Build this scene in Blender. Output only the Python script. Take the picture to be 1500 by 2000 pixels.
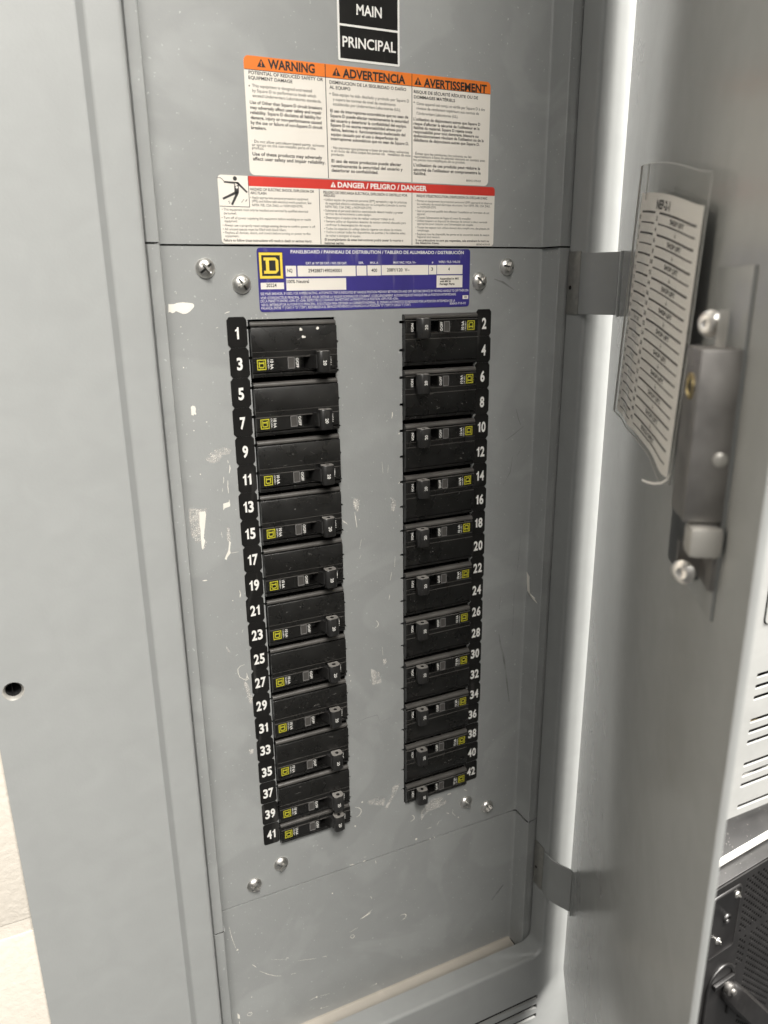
import bpy, bmesh, math, random
from mathutils import Matrix, Vector
random.seed(7)
for o in list(bpy.data.objects):
    bpy.data.objects.remove(o)
SC = bpy.context.scene
COL = SC.collection
MM = 0.001
Z0 = 1450.0            # millimetres from the floor to circuit tag 1; everything below is in millimetres

# ------------------------------------------------------------------ camera
cd = bpy.data.cameras.new('camera'); cam = bpy.data.objects.new('camera', cd); COL.objects.link(cam)
SC.camera = cam
RIGHT, DOWN, FWD = ((0.907643, -0.419595, -0.011175), (-0.132889, -0.261999, -0.955875), (0.398153, 0.869078, -0.293561))
cam.matrix_world = Matrix(((RIGHT[0], -DOWN[0], -FWD[0], -210.5*MM), (RIGHT[1], -DOWN[1], -FWD[1], -480.6*MM),
                           (RIGHT[2], -DOWN[2], -FWD[2], (Z0+30.4)*MM), (0, 0, 0, 1)))
cd.sensor_fit = 'VERTICAL'; cd.sensor_height = 36; cd.sensor_width = 27
cd.lens = 1466.8/2000*36
cd.clip_start = 0.02; cd.clip_end = 50
cd.dof.use_dof = True; cd.dof.focus_distance = 0.525; cd.dof.aperture_fstop = 9.0

# ------------------------------------------------------------------ light: a room with ceiling panels plus one added fill lamp, no sky
w = bpy.data.worlds.new('World'); SC.world = w; w.use_nodes = True
w.node_tree.nodes['Background'].inputs[0].default_value = (1.0, 0.985, 0.95, 1)
w.node_tree.nodes['Background'].inputs[1].default_value = 0.165
def lamp(name, loc, aim, sx, sy, watts, col=(1.0, 0.965, 0.91)):
    l = bpy.data.lights.new(name, 'AREA'); l.shape = 'RECTANGLE'; l.size = sx; l.size_y = sy
    l.energy = watts; l.color = col
    o = bpy.data.objects.new(name, l); COL.objects.link(o)
    o.location = (loc[0]*MM, loc[1]*MM, (loc[2]+Z0)*MM)
    d = Vector((aim[0]-loc[0], aim[1]-loc[1], aim[2]-loc[2]))
    o.rotation_euler = d.to_track_quat('-Z', 'Y').to_euler()
    return o
lamp('ceiling_or_fill_lamp', (50, -1600, 1650), (50, -1600, -1000), 1.6, 0.7, 168)
lamp('ceiling_or_fill_lamp', (-1050, -2300, 1650), (-1050, -2300, -1000), 1.2, 0.6, 48)  # added fill from front left to balance the shading, no known fixture
lamp('ceiling_or_fill_lamp', (1300, -1000, 1650), (1300, -1000, -1000), 0.8, 1.0, 300)
vs = SC.view_settings
vs.view_transform = 'Standard'; vs.look = 'None'; vs.exposure = 0.0; vs.gamma = 1.0; vs.use_curve_mapping = False
SC.render.engine = 'CYCLES'
SC.cycles.use_denoising = True
SC.cycles.max_bounces = 10
SC.cycles.sample_clamp_indirect = 6

# lettering: (text, x left, x right, baseline z, capital height, weight) in millimetres on the panel face
WARN_EN=[
('WARNING', -62.0, -32.9, 150.8, 4.7, 2),
('POTENTIAL OF REDUCED SAFETY OR', -74.0, -27.8, 146.9, 1.75, 1),
('EQUIPMENT DAMAGE', -74.2, -47.4, 144.2, 1.75, 1),
('This equipment is designed and tested', -72.3, -35.3, 140.2, 1.7, 0),
('by Square D to performance levels which', -72.3, -32.7, 137.6, 1.7, 0),
('exceed Underwriters Laboratories standards.', -72.3, -29.4, 135.0, 1.7, 0),
('Use of Other than Square D circuit breakers', -74.2, -29.1, 131.3, 1.75, 1),
('may adversely affect user safety and impair', -74.2, -29.4, 128.6, 1.75, 1),
('reliability. Square D disclaims all liability for', -74.3, -29.7, 125.9, 1.75, 1),
('damage, injury or non-performance caused', -74.2, -29.6, 123.2, 1.75, 1),
('by the use or failure of non-Square D circuit', -74.3, -29.2, 120.5, 1.75, 1),
('breakers.', -74.3, -64.9, 117.8, 1.75, 1),
('· Do not allow petroleum based paints, solvents', -74.2, -28.4, 110.5, 1.6, 0),
('or sprays on the non-metallic parts of this', -74.4, -34.3, 108.6, 1.6, 0),
('product.', -74.4, -67.1, 106.9, 1.6, 0),
('Use of these products may adversely', -74.4, -30.0, 103.5, 1.9, 1),
('affect user safety and impair reliability.', -74.3, -28.0, 100.8, 1.9, 1),
]
WARN_ES=[
('ADVERTENCIA', -14.9, 27.9, 150.2, 4.7, 2),
('DISMINUCION DE LA SEGURIDAD O DAÑO', -23.7, 28.5, 146.1, 1.75, 1),
('AL EQUIPO', -23.8, -10.0, 143.3, 1.75, 1),
('Este equipo ha sido diseñado y probado por Square D', -21.9, 30.5, 139.7, 1.7, 0),
('y supera las normas de nivel de rendimiento', -21.7, 20.9, 136.9, 1.7, 0),
('establecidas por Underwriters Laboratories (UL).', -21.8, 24.5, 134.3, 1.7, 0),
('El uso de interruptores automáticos que no sean de', -23.7, 29.9, 130.4, 1.75, 1),
('Square D puede afectar negativamente la seguridad', -23.8, 30.1, 127.7, 1.75, 1),
('del usuario y deteriorar la confiabilidad del equipo.', -23.7, 28.6, 125.0, 1.75, 1),
('Square D no asume responsabilidad alguna por', -23.8, 25.2, 122.5, 1.75, 1),
('daños, lesiones o  funcionamiento inadecuado del', -23.6, 27.8, 119.9, 1.75, 1),
('equipo causado por el uso o desperfectos de', -23.7, 22.5, 117.3, 1.75, 1),
('interruptores automáticos que no sean de Square D.', -23.8, 30.3, 114.8, 1.75, 1),
('· No permita que pinturas a base de petróleo, solventes', -23.7, 30.3, 109.8, 1.6, 0),
('o al rocío de ellos toque las partes no   metálicas de este', -23.8, 31.5, 108.0, 1.6, 0),
('producto.', -23.8, -15.1, 106.0, 1.6, 0),
('El uso de estos productos puede afectar', -23.8, 24.8, 102.1, 1.85, 1),
('negativamente la seguridad del usuario y', -23.9, 25.8, 99.3, 1.85, 1),
('deteriorar su confiabilidad.', -24.0, 8.2, 96.7, 1.85, 1),
]
WARN_FR=[
('AVERTISSEMENT', 41.1, 88.5, 149.8, 4.7, 2),
('RISQUE DE SÉCURITÉ RÉDUITE OU DE', 34.0, 81.9, 145.5, 1.75, 1),
('DOMMAGES MATÉRIELS', 34.0, 64.3, 142.5, 1.75, 1),
('Cette appareil est conçu et vérifié par Square D à des', 36.0, 87.4, 138.9, 1.7, 0),
('niveaux de rendement supérieurs aux normes de', 36.0, 82.8, 136.2, 1.7, 0),
("l'Underwriters Laboratories (UL).", 36.0, 66.8, 133.2, 1.7, 0),
("L'utilisation de disjoncteurs autres que Square D", 33.8, 84.0, 129.7, 1.75, 1),
("risque d'affecter la sécurité de l'utilisateur et la", 33.8, 83.6, 127.1, 1.75, 1),
('fiabilité du matériel. Square D rejette toute', 33.8, 78.0, 124.7, 1.75, 1),
('responsabilité pour tout dommage, blessure ou', 33.8, 82.9, 122.3, 1.75, 1),
("dysfonctionnement résultant de l'utilisation ou de la", 33.8, 87.1, 119.9, 1.75, 1),
('défaillance de disjoncteurs autres que Square D.', 33.8, 83.9, 117.4, 1.75, 1),
('· Évitez que les peintures, les solvants ou les', 33.8, 77.7, 109.5, 1.6, 0),
('vaporisateurs à base de pétrole viennent en contact avec', 33.8, 88.6, 107.7, 1.6, 0),
('les pièces non-métalliques de ce produit.', 33.8, 72.9, 105.8, 1.6, 0),
("L'utilisation de ces produits peut réduire la", 33.8, 84.8, 102.5, 1.8, 1),
("sécurité de l'utilisateur et compromettre la", 33.8, 85.3, 99.7, 1.8, 1),
('fiabilité.', 33.8, 43.2, 97.4, 1.8, 1),
('80043-570-03', 74.0, 85.4, 94.8, 1.3, 0),
]
DANG=[
('HAZARD OF ELECTRIC SHOCK, EXPLOSION OR', -77.2, -36.1, 84.0, 1.5, 1),
('ARC FLASH', -77.1, -67.1, 81.9, 1.5, 1),
('• Apply appropriate personal protective equipment', -77.3, -40.1, 79.4, 1.45, 0),
('(PPE) and follow safe electrical work practices. See', -76.4, -38.2, 77.3, 1.45, 0),
('NFPA 70E, CSA Z462, or NOM-029-STPS.', -76.3, -43.9, 75.1, 1.45, 0),
('• This equipment must only be installed and serviced by qualified electrical', -95.2, -40.7, 72.2, 1.45, 0),
('personnel.', -94.2, -86.4, 70.1, 1.45, 0),
('• Turn off all power supplying this equipment before working on or inside', -95.6, -39.0, 67.5, 1.45, 0),
('equipment.', -94.0, -86.0, 65.7, 1.45, 0),
('• Always use a properly rated voltage sensing device to confirm power is off.', -95.4, -36.0, 63.3, 1.45, 0),
('• All unused spaces must be filled with blank fillers.', -95.4, -55.4, 61.1, 1.45, 0),
('• Replace all devices, doors, and covers before turning on power to this', -95.3, -39.6, 59.1, 1.45, 0),
('equipment.', -94.2, -85.7, 57.2, 1.45, 0),
('Failure to follow these instructions will result in death or serious injury.', -95.3, -38.7, 54.7, 1.5, 1),
('PELIGRO DE DESCARGA ELÉCTRICA, EXPLOSIÓN O DESTELLO POR', -30.0, 29.2, 83.8, 1.5, 1),
('ARQUEO', -30.0, -22.1, 82.0, 1.5, 1),
('• Utilice equipo de protección personal (EPP) apropiado y siga las prácticas', -29.8, 28.7, 79.6, 1.45, 0),
('de seguridad eléctrica establecidas por su Compañía (consulte la norma', -28.8, 28.0, 77.5, 1.45, 0),
('NFPA 70E), CSA Z462, o NOM-029-STPS.', -28.9, 3.4, 75.4, 1.45, 0),
('• Solamente el personal eléctrico especializado deberá instalar y prestar', -30.1, 26.0, 73.2, 1.45, 0),
('servicio de mantenimiento a este equipo.', -29.0, 2.9, 71.3, 1.45, 0),
('• Desenergice el equipo antes de realizar cualquier trabajo en él.', -30.0, 19.6, 69.0, 1.45, 0),
('• Siempre utilice un dispositivo detector de tensión nominal adecuado para', -30.0, 27.9, 66.8, 1.45, 0),
('confirmar la desenergización del equipo.', -29.0, 2.8, 64.7, 1.45, 0),
('• Todos los espacios sin utilizar deberán taparse con placas de relleno.', -30.1, 25.2, 62.4, 1.45, 0),
('• Vuelva a colocar todos los dispositivos, las puertas y las cubiertas antes', -30.1, 27.6, 60.4, 1.45, 0),
('de volver a energizar el equipo.', -29.2, -5.0, 58.2, 1.45, 0),
('El incumplimiento de estas instrucciones podrá causar la muerte o', -30.0, 25.9, 55.8, 1.5, 1),
('lesiones serias.', -30.1, -16.6, 53.7, 1.5, 1),
("RISQUE D'ÉLECTROCUTION, D'EXPLOSION OU D'ÉCLAIR D'ARC", 36.1, 91.2, 83.9, 1.5, 1),
('• Portez un équipement de protection personnel (EPP) approprié et observez', 35.3, 95.3, 80.9, 1.4, 0),
('les méthodes de travail électrique sécuritaire. Voir NFPA 70E, CSA Z462,', 36.5, 93.7, 78.9, 1.4, 0),
('ou NOM-029-STPS.', 36.5, 50.9, 77.0, 1.4, 0),
("• Seul un personnel qualifié doit effectuer l'installation et l'entretien de cet", 35.3, 93.1, 74.6, 1.4, 0),
('appareil.', 36.5, 42.7, 72.7, 1.4, 0),
("• Coupez l'alimentation de l'appareil avant d'y travailler.", 35.3, 78.4, 70.5, 1.4, 0),
('• Utilisez toujours un dispositif de détection de tension à valeur nominale', 35.3, 91.7, 68.5, 1.4, 0),
("appropriée pour s'assurer que l'alimentation est coupée.", 36.6, 80.4, 66.6, 1.4, 0),
('• Toutes les espaces non utilisés doivent être remplis avec des plaques de', 35.3, 93.6, 64.3, 1.4, 0),
('remplissage.', 36.6, 45.8, 62.4, 1.4, 0),
('• Replacez tous les dispositifs, les portes et les couvercles avant de mettre', 35.3, 93.6, 60.1, 1.4, 0),
("l'appareil sous tension.", 36.6, 54.1, 58.3, 1.4, 0),
('Si ces précautions ne sont pas respectées, cela entraînera la mort ou', 35.3, 93.5, 56.1, 1.45, 1),
('des blessures graves.', 35.3, 53.5, 54.4, 1.45, 1),
('80043-635-03', 83.3, 94.3, 53.9, 1.2, 0),
]
DANG_W=[
('DANGER / PELIGRO / DANGER', -20.1, 43.7, 87.8, 3.0, 2),
]
BLUE_W=[
('PANELBOARD / PANNEAU DE DISTRIBUTION / TABLERO DE ALUMBRADO / DISTRIBUCIÓN', -53.3, 73.1, 48.0, 2.0, 1),
('CAT. # / Nº DE CAT. / NO. DE CAT.', -43.5, -15.1, 41.4, 1.4, 1),
('SER.', -6.8, -3.1, 41.6, 1.4, 1),
('MAX. A', 1.5, 7.3, 41.7, 1.4, 1),
('MAX VAC / VCA / V~', 18.6, 35.7, 41.8, 1.4, 1),
('ø', 47.9, 49.0, 42.0, 1.4, 1),
('WIRE / FILS / HILOS', 53.1, 70.3, 42.2, 1.4, 1),
('SEE MAIN BREAKER, IF USED, FOR AMPERE RATING. AUTOMATIC TRIP IS INDICATED BY HANDLE POSITION MIDWAY BETWEEN ON AND OFF. RESTORE SERVICE BY MOVING HANDLE TO OFF THEN ON', -74.3, 77.4, 22.9, 1.6, 0),
('VOIR LE DISJONCTEUR PRINCIPAL, SI UTILISÉ, POUR OBTENIR LA VALEUR NOMINALE DE COURANT. LE DÉCLENCHEMENT AUTOMATIQUE EST INDIQUÉ PAR LA POSITION INTERMÉDIAIRE', -74.5, 67.4, 20.4, 1.6, 0),
('DE LA MANETTE ENTRE «OFF» ET «ON». REMETTRE LE COURANT EN METTANT LA MANETTE À LA POSITION «OFF» PUIS «ON».', -74.5, 22.3, 18.4, 1.6, 0),
('VER EL INTERRUPTOR AUTOMÁTICO PRINCIPAL, SI SE UTILIZA PARA OBTENER LA CORRIENTE NOMINAL. EL DISPARO AUTOMÁTICO ES INDICADO POR LA POSICIÓN INTERMEDIA DE LA', -74.3, 66.7, 16.1, 1.6, 0),
('PALANCA, ENTRE "I" ("ON") Y "O" ("OFF"). RESTABLEZCA EL SERVICIO MOVIENDO LA PALANCA A LA POSICIÓN "O" ("OFF") Y LUEGO "I" ("ON").', -74.3, 31.7, 14.1, 1.6, 0),
('80043-710-02', 62.5, 75.6, 14.2, 1.5, 0),
]
BLUE_K=[
('NQ', -56.0, -52.7, 36.6, 2.1, 1),
('29428871490240001', -42.0, -18.9, 36.5, 2.1, 1),
('400', 2.3, 6.5, 36.5, 2.1, 1),
('208Y/120  V~', 13.7, 30.7, 36.7, 2.1, 1),
('3', 47.3, 48.9, 37.1, 2.1, 1),
('4', 60.8, 62.1, 37.1, 2.1, 1),
('20224', -70.3, -63.6, 27.8, 2.1, 1),
('100% Neutral', -56.7, -41.8, 30.0, 2.0, 1),
('Assembled in MX', 54.2, 69.7, 31.1, 1.3, 2),
('with MX &', 54.3, 63.1, 29.4, 1.3, 2),
('Foreign Parts', 54.3, 66.1, 27.6, 1.3, 2),
]
BLUE_BOX=[(-57.1, -50.1, 34.0, 40.5), (-49.2, -9.0, 34.0, 40.5), (-8.3, -1.2, 34.2, 40.5), (-0.5, 9.3, 34.2, 40.7), (9.8, 45.2, 34.4, 40.8), (45.6, 51.6, 34.6, 40.7), (52.0, 72.4, 34.7, 40.8), (-73.9, -58.7, 26.4, 30.4), (-57.1, -16.0, 25.4, 32.8), (51.8, 72.5, 25.8, 33.9), (72.9, 77.5, 17.8, 20.3)]
BLUE_LOGO=(-74.1, -59.0, 32.9, 48.4)
TRI=[(-68.7, -63.4, 151.0, 155.4), (-21.7, -16.3, 150.6, 155.2), (34.3, 39.6, 150.3, 154.8), (-25.0, -21.3, 87.7, 90.9)]
BUL=[(-74.0, 140.7), (-23.5, 140.6), (34.2, 140.2)]
# dried white paint marks on the covers: s stroke (width, line), b drop (radius), p patch outline, c speckle field (count, outline)
SPLAT=[
('p', 0, [(-131.6, 18.8), (-128.6, 18.6), (-126.2, 19.3), (-122.8, 19.6), (-118.9, 19.1), (-117.0, 18.8), (-116.3, 17.8), (-116.5, 16.7), (-117.6, 15.6), (-119.3, 14.0), (-121.5, 12.9), (-123.6, 12.8), (-125.8, 13.8), (-127.6, 14.6), (-128.5, 13.8), (-129.9, 13.4), (-131.0, 14.1), (-132.1, 13.9)]),
('p', 0, [(-123.6, -44.0), (-122.3, -43.3), (-121.0, -43.9), (-120.6, -45.4), (-121.0, -47.4), (-120.5, -48.6), (-120.9, -49.3), (-122.1, -48.7), (-122.4, -49.7), (-123.7, -49.0), (-123.6, -46.7)]),
('b', 0.42, [(-126.0, -19.3)]),
('b', 0.42, [(-114.5, -54.4)]),
('b', 0.42, [(-123.0, -59.2)]),
('b', 0.25, [(-125.5, 5.2)]),
('b', 0.25, [(-102.9, 21.0)]),
('b', 0.25, [(-100.0, -11.8)]),
('b', 0.25, [(-127.6, -61.1)]),
('b', 0.25, [(-121.9, -2.6)]),
('b', 0.25, [(-126.4, 25.0)]),
('s', 0.5, [(-104.0, 3.7), (-102.6, 4.2)]),
('s', 0.6, [(-97.9, 12.4), (-96.4, 13.0), (-94.7, 13.4)]),
('p', 0, [(-124.0, -113.7), (-120.4, -113.4), (-119.8, -115.3), (-120.8, -121.6), (-121.8, -126.8), (-122.7, -131.5), (-121.8, -133.8), (-122.9, -136.9), (-123.8, -139.8), (-124.5, -138.3), (-124.5, -132.3), (-124.3, -126.4), (-124.6, -121.0)]),
('c', 260, [(-130.5, -110.9), (-119.3, -111.9), (-121.2, -122.6), (-122.5, -132.6), (-127.7, -134.0), (-130.3, -128.7), (-130.7, -118.6)]),
('c', 26, [(-123.0, -132.6), (-120.6, -134.6), (-121.9, -137.6), (-124.1, -140.0), (-124.7, -135.0)]),
('s', 0.7, [(-101.7, -84.0), (-101.7, -86.6), (-102.4, -89.6)]),
('s', 0.5, [(-102.8, -80.6), (-102.6, -82.6)]),
('s', 0.45, [(-106.3, -91.5), (-106.4, -94.4), (-106.9, -95.9)]),
('s', 0.3, [(-107.4, -99.2), (-107.9, -101.6)]),
('s', 0.5, [(-103.7, -94.4), (-104.0, -98.4), (-103.9, -103.1)]),
('p', 0, [(-107.9, -109.8), (-104.2, -109.2), (-103.7, -107.4), (-103.3, -111.2), (-103.6, -112.3), (-107.1, -113.1), (-108.2, -114.3)]),
('s', 0.3, [(-111.7, -120.3), (-110.4, -120.9)]),
('s', 0.35, [(-110.7, -129.3), (-110.3, -133.2)]),
('c', 40, [(-106.5, -126.4), (-104.8, -127.7), (-105.1, -135.9), (-104.8, -138.7), (-107.2, -135.6)]),
('p', 0, [(-105.7, -136.4), (-104.8, -137.6), (-105.8, -143.0), (-105.5, -145.0), (-106.9, -146.7), (-108.1, -148.1), (-108.5, -149.7), (-109.8, -148.7), (-108.5, -145.9), (-107.0, -143.3)]),
('s', 0.3, [(-105.8, -145.2), (-100.0, -145.1)]),
('s', 0.75, [(-125.9, -161.7), (-122.7, -161.9)]),
('b', 0.45, [(-121.3, -88.0)]),
('b', 0.25, [(-99.7, -115.0)]),
('b', 0.25, [(-133.9, -67.0)]),
('c', 60, [(-116.9, -79.2), (-115.9, -76.3), (-111.2, -73.2), (-105.1, -71.8), (-100.2, -74.3), (-101.4, -76.8), (-106.5, -76.8), (-108.3, -81.2), (-112.8, -81.2)]),
('s', 0.8, [(-101.4, -173.4), (-100.8, -176.1)]),
('s', 0.9, [(-101.2, -173.5), (-100.7, -175.7), (-101.3, -178.6)]),
('b', 0.4, [(-106.5, -180.0)]),
('s', 0.5, [(-101.6, -230.7), (-104.7, -231.2), (-106.6, -233.0), (-106.6, -236.3), (-105.6, -239.8), (-102.8, -242.3), (-100.5, -242.5), (-101.0, -239.8)]),
('s', 0.45, [(-100.5, -237.8), (-100.1, -241.1), (-98.9, -243.2)]),
('s', 0.7, [(-101.9, -243.6), (-99.9, -243.0)]),
('c', 70, [(-102.9, -244.4), (-100.7, -245.7), (-98.9, -253.5), (-96.7, -260.7), (-99.5, -262.9), (-101.1, -256.6)]),
('c', 8, [(-113.7, -214.1), (-112.8, -214.6), (-110.9, -218.9), (-112.2, -218.6)]),
('s', 0.25, [(-100.8, -203.3), (-101.6, -205.3)]),
('b', 0.2, [(-115.8, -203.6)]),
('c', 12, [(-103.0, -301.2), (-99.6, -301.5), (-99.8, -304.5), (-102.3, -305.3)]),
('s', 0.8, [(17.1, -58.6), (17.0, -61.2), (16.5, -63.0)]),
('b', 0.6, [(22.3, -74.7)]),
('s', 0.6, [(21.5, -111.9), (22.8, -110.5)]),
('c', 46, [(-14.1, -117.8), (-9.7, -119.9), (-10.7, -128.3), (-13.5, -127.9), (-14.6, -121.6)]),
('s', 0.5, [(-13.6, -120.2), (-12.7, -126.9)]),
('s', 0.22, [(8.5, -93.9), (9.2, -102.7)]),
('s', 0.22, [(13.6, -96.7), (12.9, -102.8)]),
('c', 24, [(16.0, -121.8), (19.8, -125.4), (18.0, -132.3), (15.5, -131.9)]),
('b', 0.2, [(-6.0, -60.6)]),
('b', 0.2, [(-14.6, -69.4)]),
('b', 0.2, [(-21.1, -53.4)]),
('s', 0.6, [(-13.7, -128.7), (-12.9, -134.6), (-12.2, -140.6)]),
('s', 0.5, [(-23.6, -133.3), (-19.9, -136.5)]),
('s', 0.3, [(-23.4, -134.3), (-19.2, -137.3)]),
('b', 0.25, [(-10.1, -135.0)]),
('b', 0.25, [(4.5, -142.3)]),
('b', 0.25, [(19.5, -141.1)]),
('b', 0.25, [(-2.0, -240.5)]),
('s', 0.2, [(-8.7, -150.0), (-10.3, -156.7)]),
('s', 0.22, [(-9.4, -162.4), (-10.7, -165.2)]),
('s', 0.3, [(18.5, -168.0), (17.9, -176.7)]),
('s', 0.3, [(15.5, -180.4), (14.1, -187.0)]),
('s', 0.5, [(13.7, -198.5), (12.9, -202.6)]),
('s', 0.35, [(-15.8, -197.1), (-15.2, -196.6)]),
('s', 0.55, [(1.9, -217.8), (3.5, -219.6), (3.8, -221.6), (2.6, -223.3), (1.0, -223.7)]),
('c', 22, [(7.1, -252.0), (9.8, -252.0), (10.9, -255.1), (8.1, -257.2)]),
('s', 0.22, [(6.7, -240.8), (7.3, -248.7)]),
('c', 16, [(-2.9, -258.5), (3.6, -262.3), (5.7, -271.9), (-2.0, -272.2)]),
('b', 0.5, [(-21.2, -259.0)]),
('b', 0.5, [(-20.3, -264.2)]),
('b', 0.75, [(-13.0, -377.6)]),
('b', 0.75, [(-19.8, -398.9)]),
('s', 0.6, [(-19.6, -380.5), (-16.2, -382.0), (-14.2, -384.6), (-14.2, -387.1), (-15.8, -389.4), (-18.5, -390.5)]),
('s', 0.7, [(32.7, -406.3), (34.9, -408.9), (34.6, -411.4), (31.4, -412.5)]),
('b', 0.3, [(-4.1, -423.0)]),
('b', 0.3, [(-27.2, -417.2)]),
('b', 1.1, [(36.7, -432.8)]),
('b', 0.6, [(54.7, -437.6)]),
('b', 0.6, [(50.5, -437.5)]),
('s', 0.9, [(-25.9, -435.8), (-21.6, -436.7)]),
('s', 0.9, [(-13.9, -437.0), (-11.2, -436.7)]),
('s', 0.4, [(-12.8, -432.9), (-10.5, -433.3)]),
('s', 0.5, [(-2.2, -440.2), (-1.7, -443.5)]),
('b', 0.6, [(-42.0, -458.4)]),
('s', 0.5, [(-7.6, -476.0), (-6.2, -478.0), (-6.9, -479.4)]),
('b', 0.3, [(35.2, -486.4)]),
('s', 0.9, [(21.0, -508.8), (24.9, -509.0), (26.8, -510.9), (26.2, -513.5), (23.3, -514.6)]),
('s', 0.6, [(-17.6, -496.2), (-11.4, -494.0), (-5.8, -490.8)]),
('s', 0.9, [(66.5, -415.9), (69.1, -417.7)]),
('s', 0.5, [(73.0, -414.7), (72.4, -417.9), (75.7, -422.3)]),
('b', 0.6, [(78.8, -425.0)]),
('s', 1.2, [(67.1, -397.2), (70.7, -397.1)]),
('s', 0.5, [(83.8, -397.4), (87.2, -399.9)]),
('s', 0.5, [(47.2, -426.0), (51.7, -425.6)]),
('s', 0.5, [(57.1, -425.5), (59.7, -421.6)]),
('c', 60, [(52.7, -397.1), (61.7, -398.1), (66.3, -405.7), (60.5, -407.7), (49.0, -407.8), (41.5, -414.5), (42.7, -404.3)]),
('c', 40, [(14.5, -372.6), (21.8, -371.2), (16.9, -379.8), (9.6, -391.5), (7.2, -390.7), (13.3, -381.2)]),
('c', 26, [(-9.2, -378.7), (2.6, -377.6), (7.3, -381.7), (6.0, -387.7), (-5.7, -382.4)]),
('b', 0.8, [(-124.1, -480.5)]),
('s', 0.5, [(-120.7, -550.5), (-119.3, -549.1), (-117.1, -549.9), (-116.6, -552.0), (-118.4, -553.1), (-120.6, -551.6), (-120.7, -550.5)]),
('b', 0.5, [(-115.8, -534.1)]),
('s', 0.6, [(-113.1, -500.9), (-110.1, -505.1)]),
('s', 0.45, [(-107.5, -510.4), (-100.7, -517.2), (-94.3, -522.1), (-89.9, -524.1)]),
('s', 0.3, [(-81.6, -526.5), (-77.0, -527.3)]),
('s', 0.22, [(-97.7, -503.1), (-85.2, -508.7)]),
('s', 0.3, [(-74.7, -515.1), (-58.7, -520.1)]),
('s', 0.5, [(-85.2, -508.7), (-84.0, -507.5), (-82.6, -508.6)]),
('s', 0.5, [(-53.1, -521.3), (-50.5, -521.6), (-49.4, -522.8)]),
('s', 0.6, [(-27.2, -511.7), (-26.2, -509.7), (-24.0, -510.4), (-23.2, -512.8), (-25.3, -513.7), (-27.2, -511.7)]),
('s', 0.4, [(-27.3, -506.0), (-20.0, -504.4)]),
('s', 1.3, [(-16.1, -496.2), (-7.5, -493.3)]),
('s', 0.6, [(-66.4, -563.0), (-60.4, -562.2)]),
('b', 0.9, [(-60.1, -562.4)]),
('s', 0.3, [(-58.0, -562.7), (-47.9, -564.5)]),
('b', 0.6, [(-56.4, -577.0)]),
('s', 0.25, [(-56.4, -577.0), (-48.9, -578.2)]),
('b', 0.6, [(-3.6, -575.6)]),
('s', 0.3, [(-8.3, -575.8), (-3.9, -575.7)]),
('p', 0, [(-128.6, -545.0), (-126.9, -548.0), (-126.9, -551.9), (-128.7, -550.6)]),
('s', 0.5, [(-127.7, -553.9), (-127.5, -557.3)]),
('s', 0.35, [(-129.0, -455.2), (-127.7, -466.1), (-125.3, -478.4)]),
('b', 0.3, [(-116.9, -513.0)]),
('s', 0.4, [(22.0, -555.0), (22.3, -558.4)]),
('s', 0.5, [(-72.3, 11.4), (-71.0, 10.6)]),
('b', 0.3, [(-81.0, 9.1)]),
('b', 0.3, [(-77.6, 9.0)]),
('b', 0.3, [(-73.8, 8.9)]),
('b', 0.3, [(-70.6, 8.8)]),
]
# dark scratches and rubbed lines on the covers
GRIME=[
('s', 1.6, [(114.5, -253.8), (116.4, -264.4), (119.4, -273.5), (122.4, -288.8), (127.7, -321.3)]),
('s', 0.6, [(128.0, -215.2), (128.1, -233.8), (128.2, -258.0)]),
('s', 0.5, [(119.1, -267.4), (132.3, -272.8)]),
('s', 0.4, [(132.3, -168.6), (130.1, -199.6), (127.4, -210.5)]),
('s', 0.5, [(114.6, -219.5), (113.8, -230.9)]),
('s', 0.4, [(104.1, -238.2), (127.1, -243.5)]),
('s', 0.8, [(122.5, -64.6), (125.0, -72.3), (127.4, -77.5)]),
('s', 0.7, [(114.0, -88.3), (122.0, -84.0), (130.1, -78.7)]),
('s', 1.4, [(99.2, 31.1), (106.7, 28.8), (116.4, 23.4)]),
('s', 0.6, [(121.1, -102.3), (119.3, -114.5), (113.1, -124.1)]),
('s', 0.6, [(125.3, -101.7), (133.2, -91.2)]),
('s', 2.2, [(130.2, -519.5), (123.2, -526.4), (117.3, -532.6)]),
('s', 0.5, [(-18.6, -302.6), (-8.1, -300.4), (1.7, -300.2), (3.6, -305.9)]),
('s', 0.4, [(4.1, -307.8), (13.2, -305.7)]),
]
# ------------------------------------------------------------------ materials
def new_mat(name):
    m = bpy.data.materials.new(name); m.use_nodes = True
    n = m.node_tree.nodes; l = m.node_tree.links
    return m, n, l, n['Principled BSDF']
def plain(name, col, rough=0.5, metal=0.0, spec=0.5, coat=0.0):
    m, n, l, b = new_mat(name)
    b.inputs['Base Color'].default_value = (*col, 1); b.inputs['Roughness'].default_value = rough
    b.inputs['Metallic'].default_value = metal; b.inputs['Specular IOR Level'].default_value = spec
    b.inputs['Coat Weight'].default_value = coat; b.inputs['Coat Roughness'].default_value = 0.15
    return m
def tex(n, l, scale, detail=3, vec=None, dist=0.0, kind='ShaderNodeTexNoise'):
    t = n.new(kind); t.inputs['Scale'].default_value = scale
    if kind == 'ShaderNodeTexNoise':
        t.inputs['Detail'].default_value = detail; t.inputs['Distortion'].default_value = dist
    if vec is not None: l.new(vec, t.inputs['Vector'])
    return t
def ramp(n, l, src, a, b, ca=(0, 0, 0, 1), cb=(1, 1, 1, 1)):
    r = n.new('ShaderNodeValToRGB'); r.color_ramp.elements[0].position = a; r.color_ramp.elements[1].position = b
    r.color_ramp.elements[0].color = ca; r.color_ramp.elements[1].color = cb
    l.new(src, r.inputs[0]); return r
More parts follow.
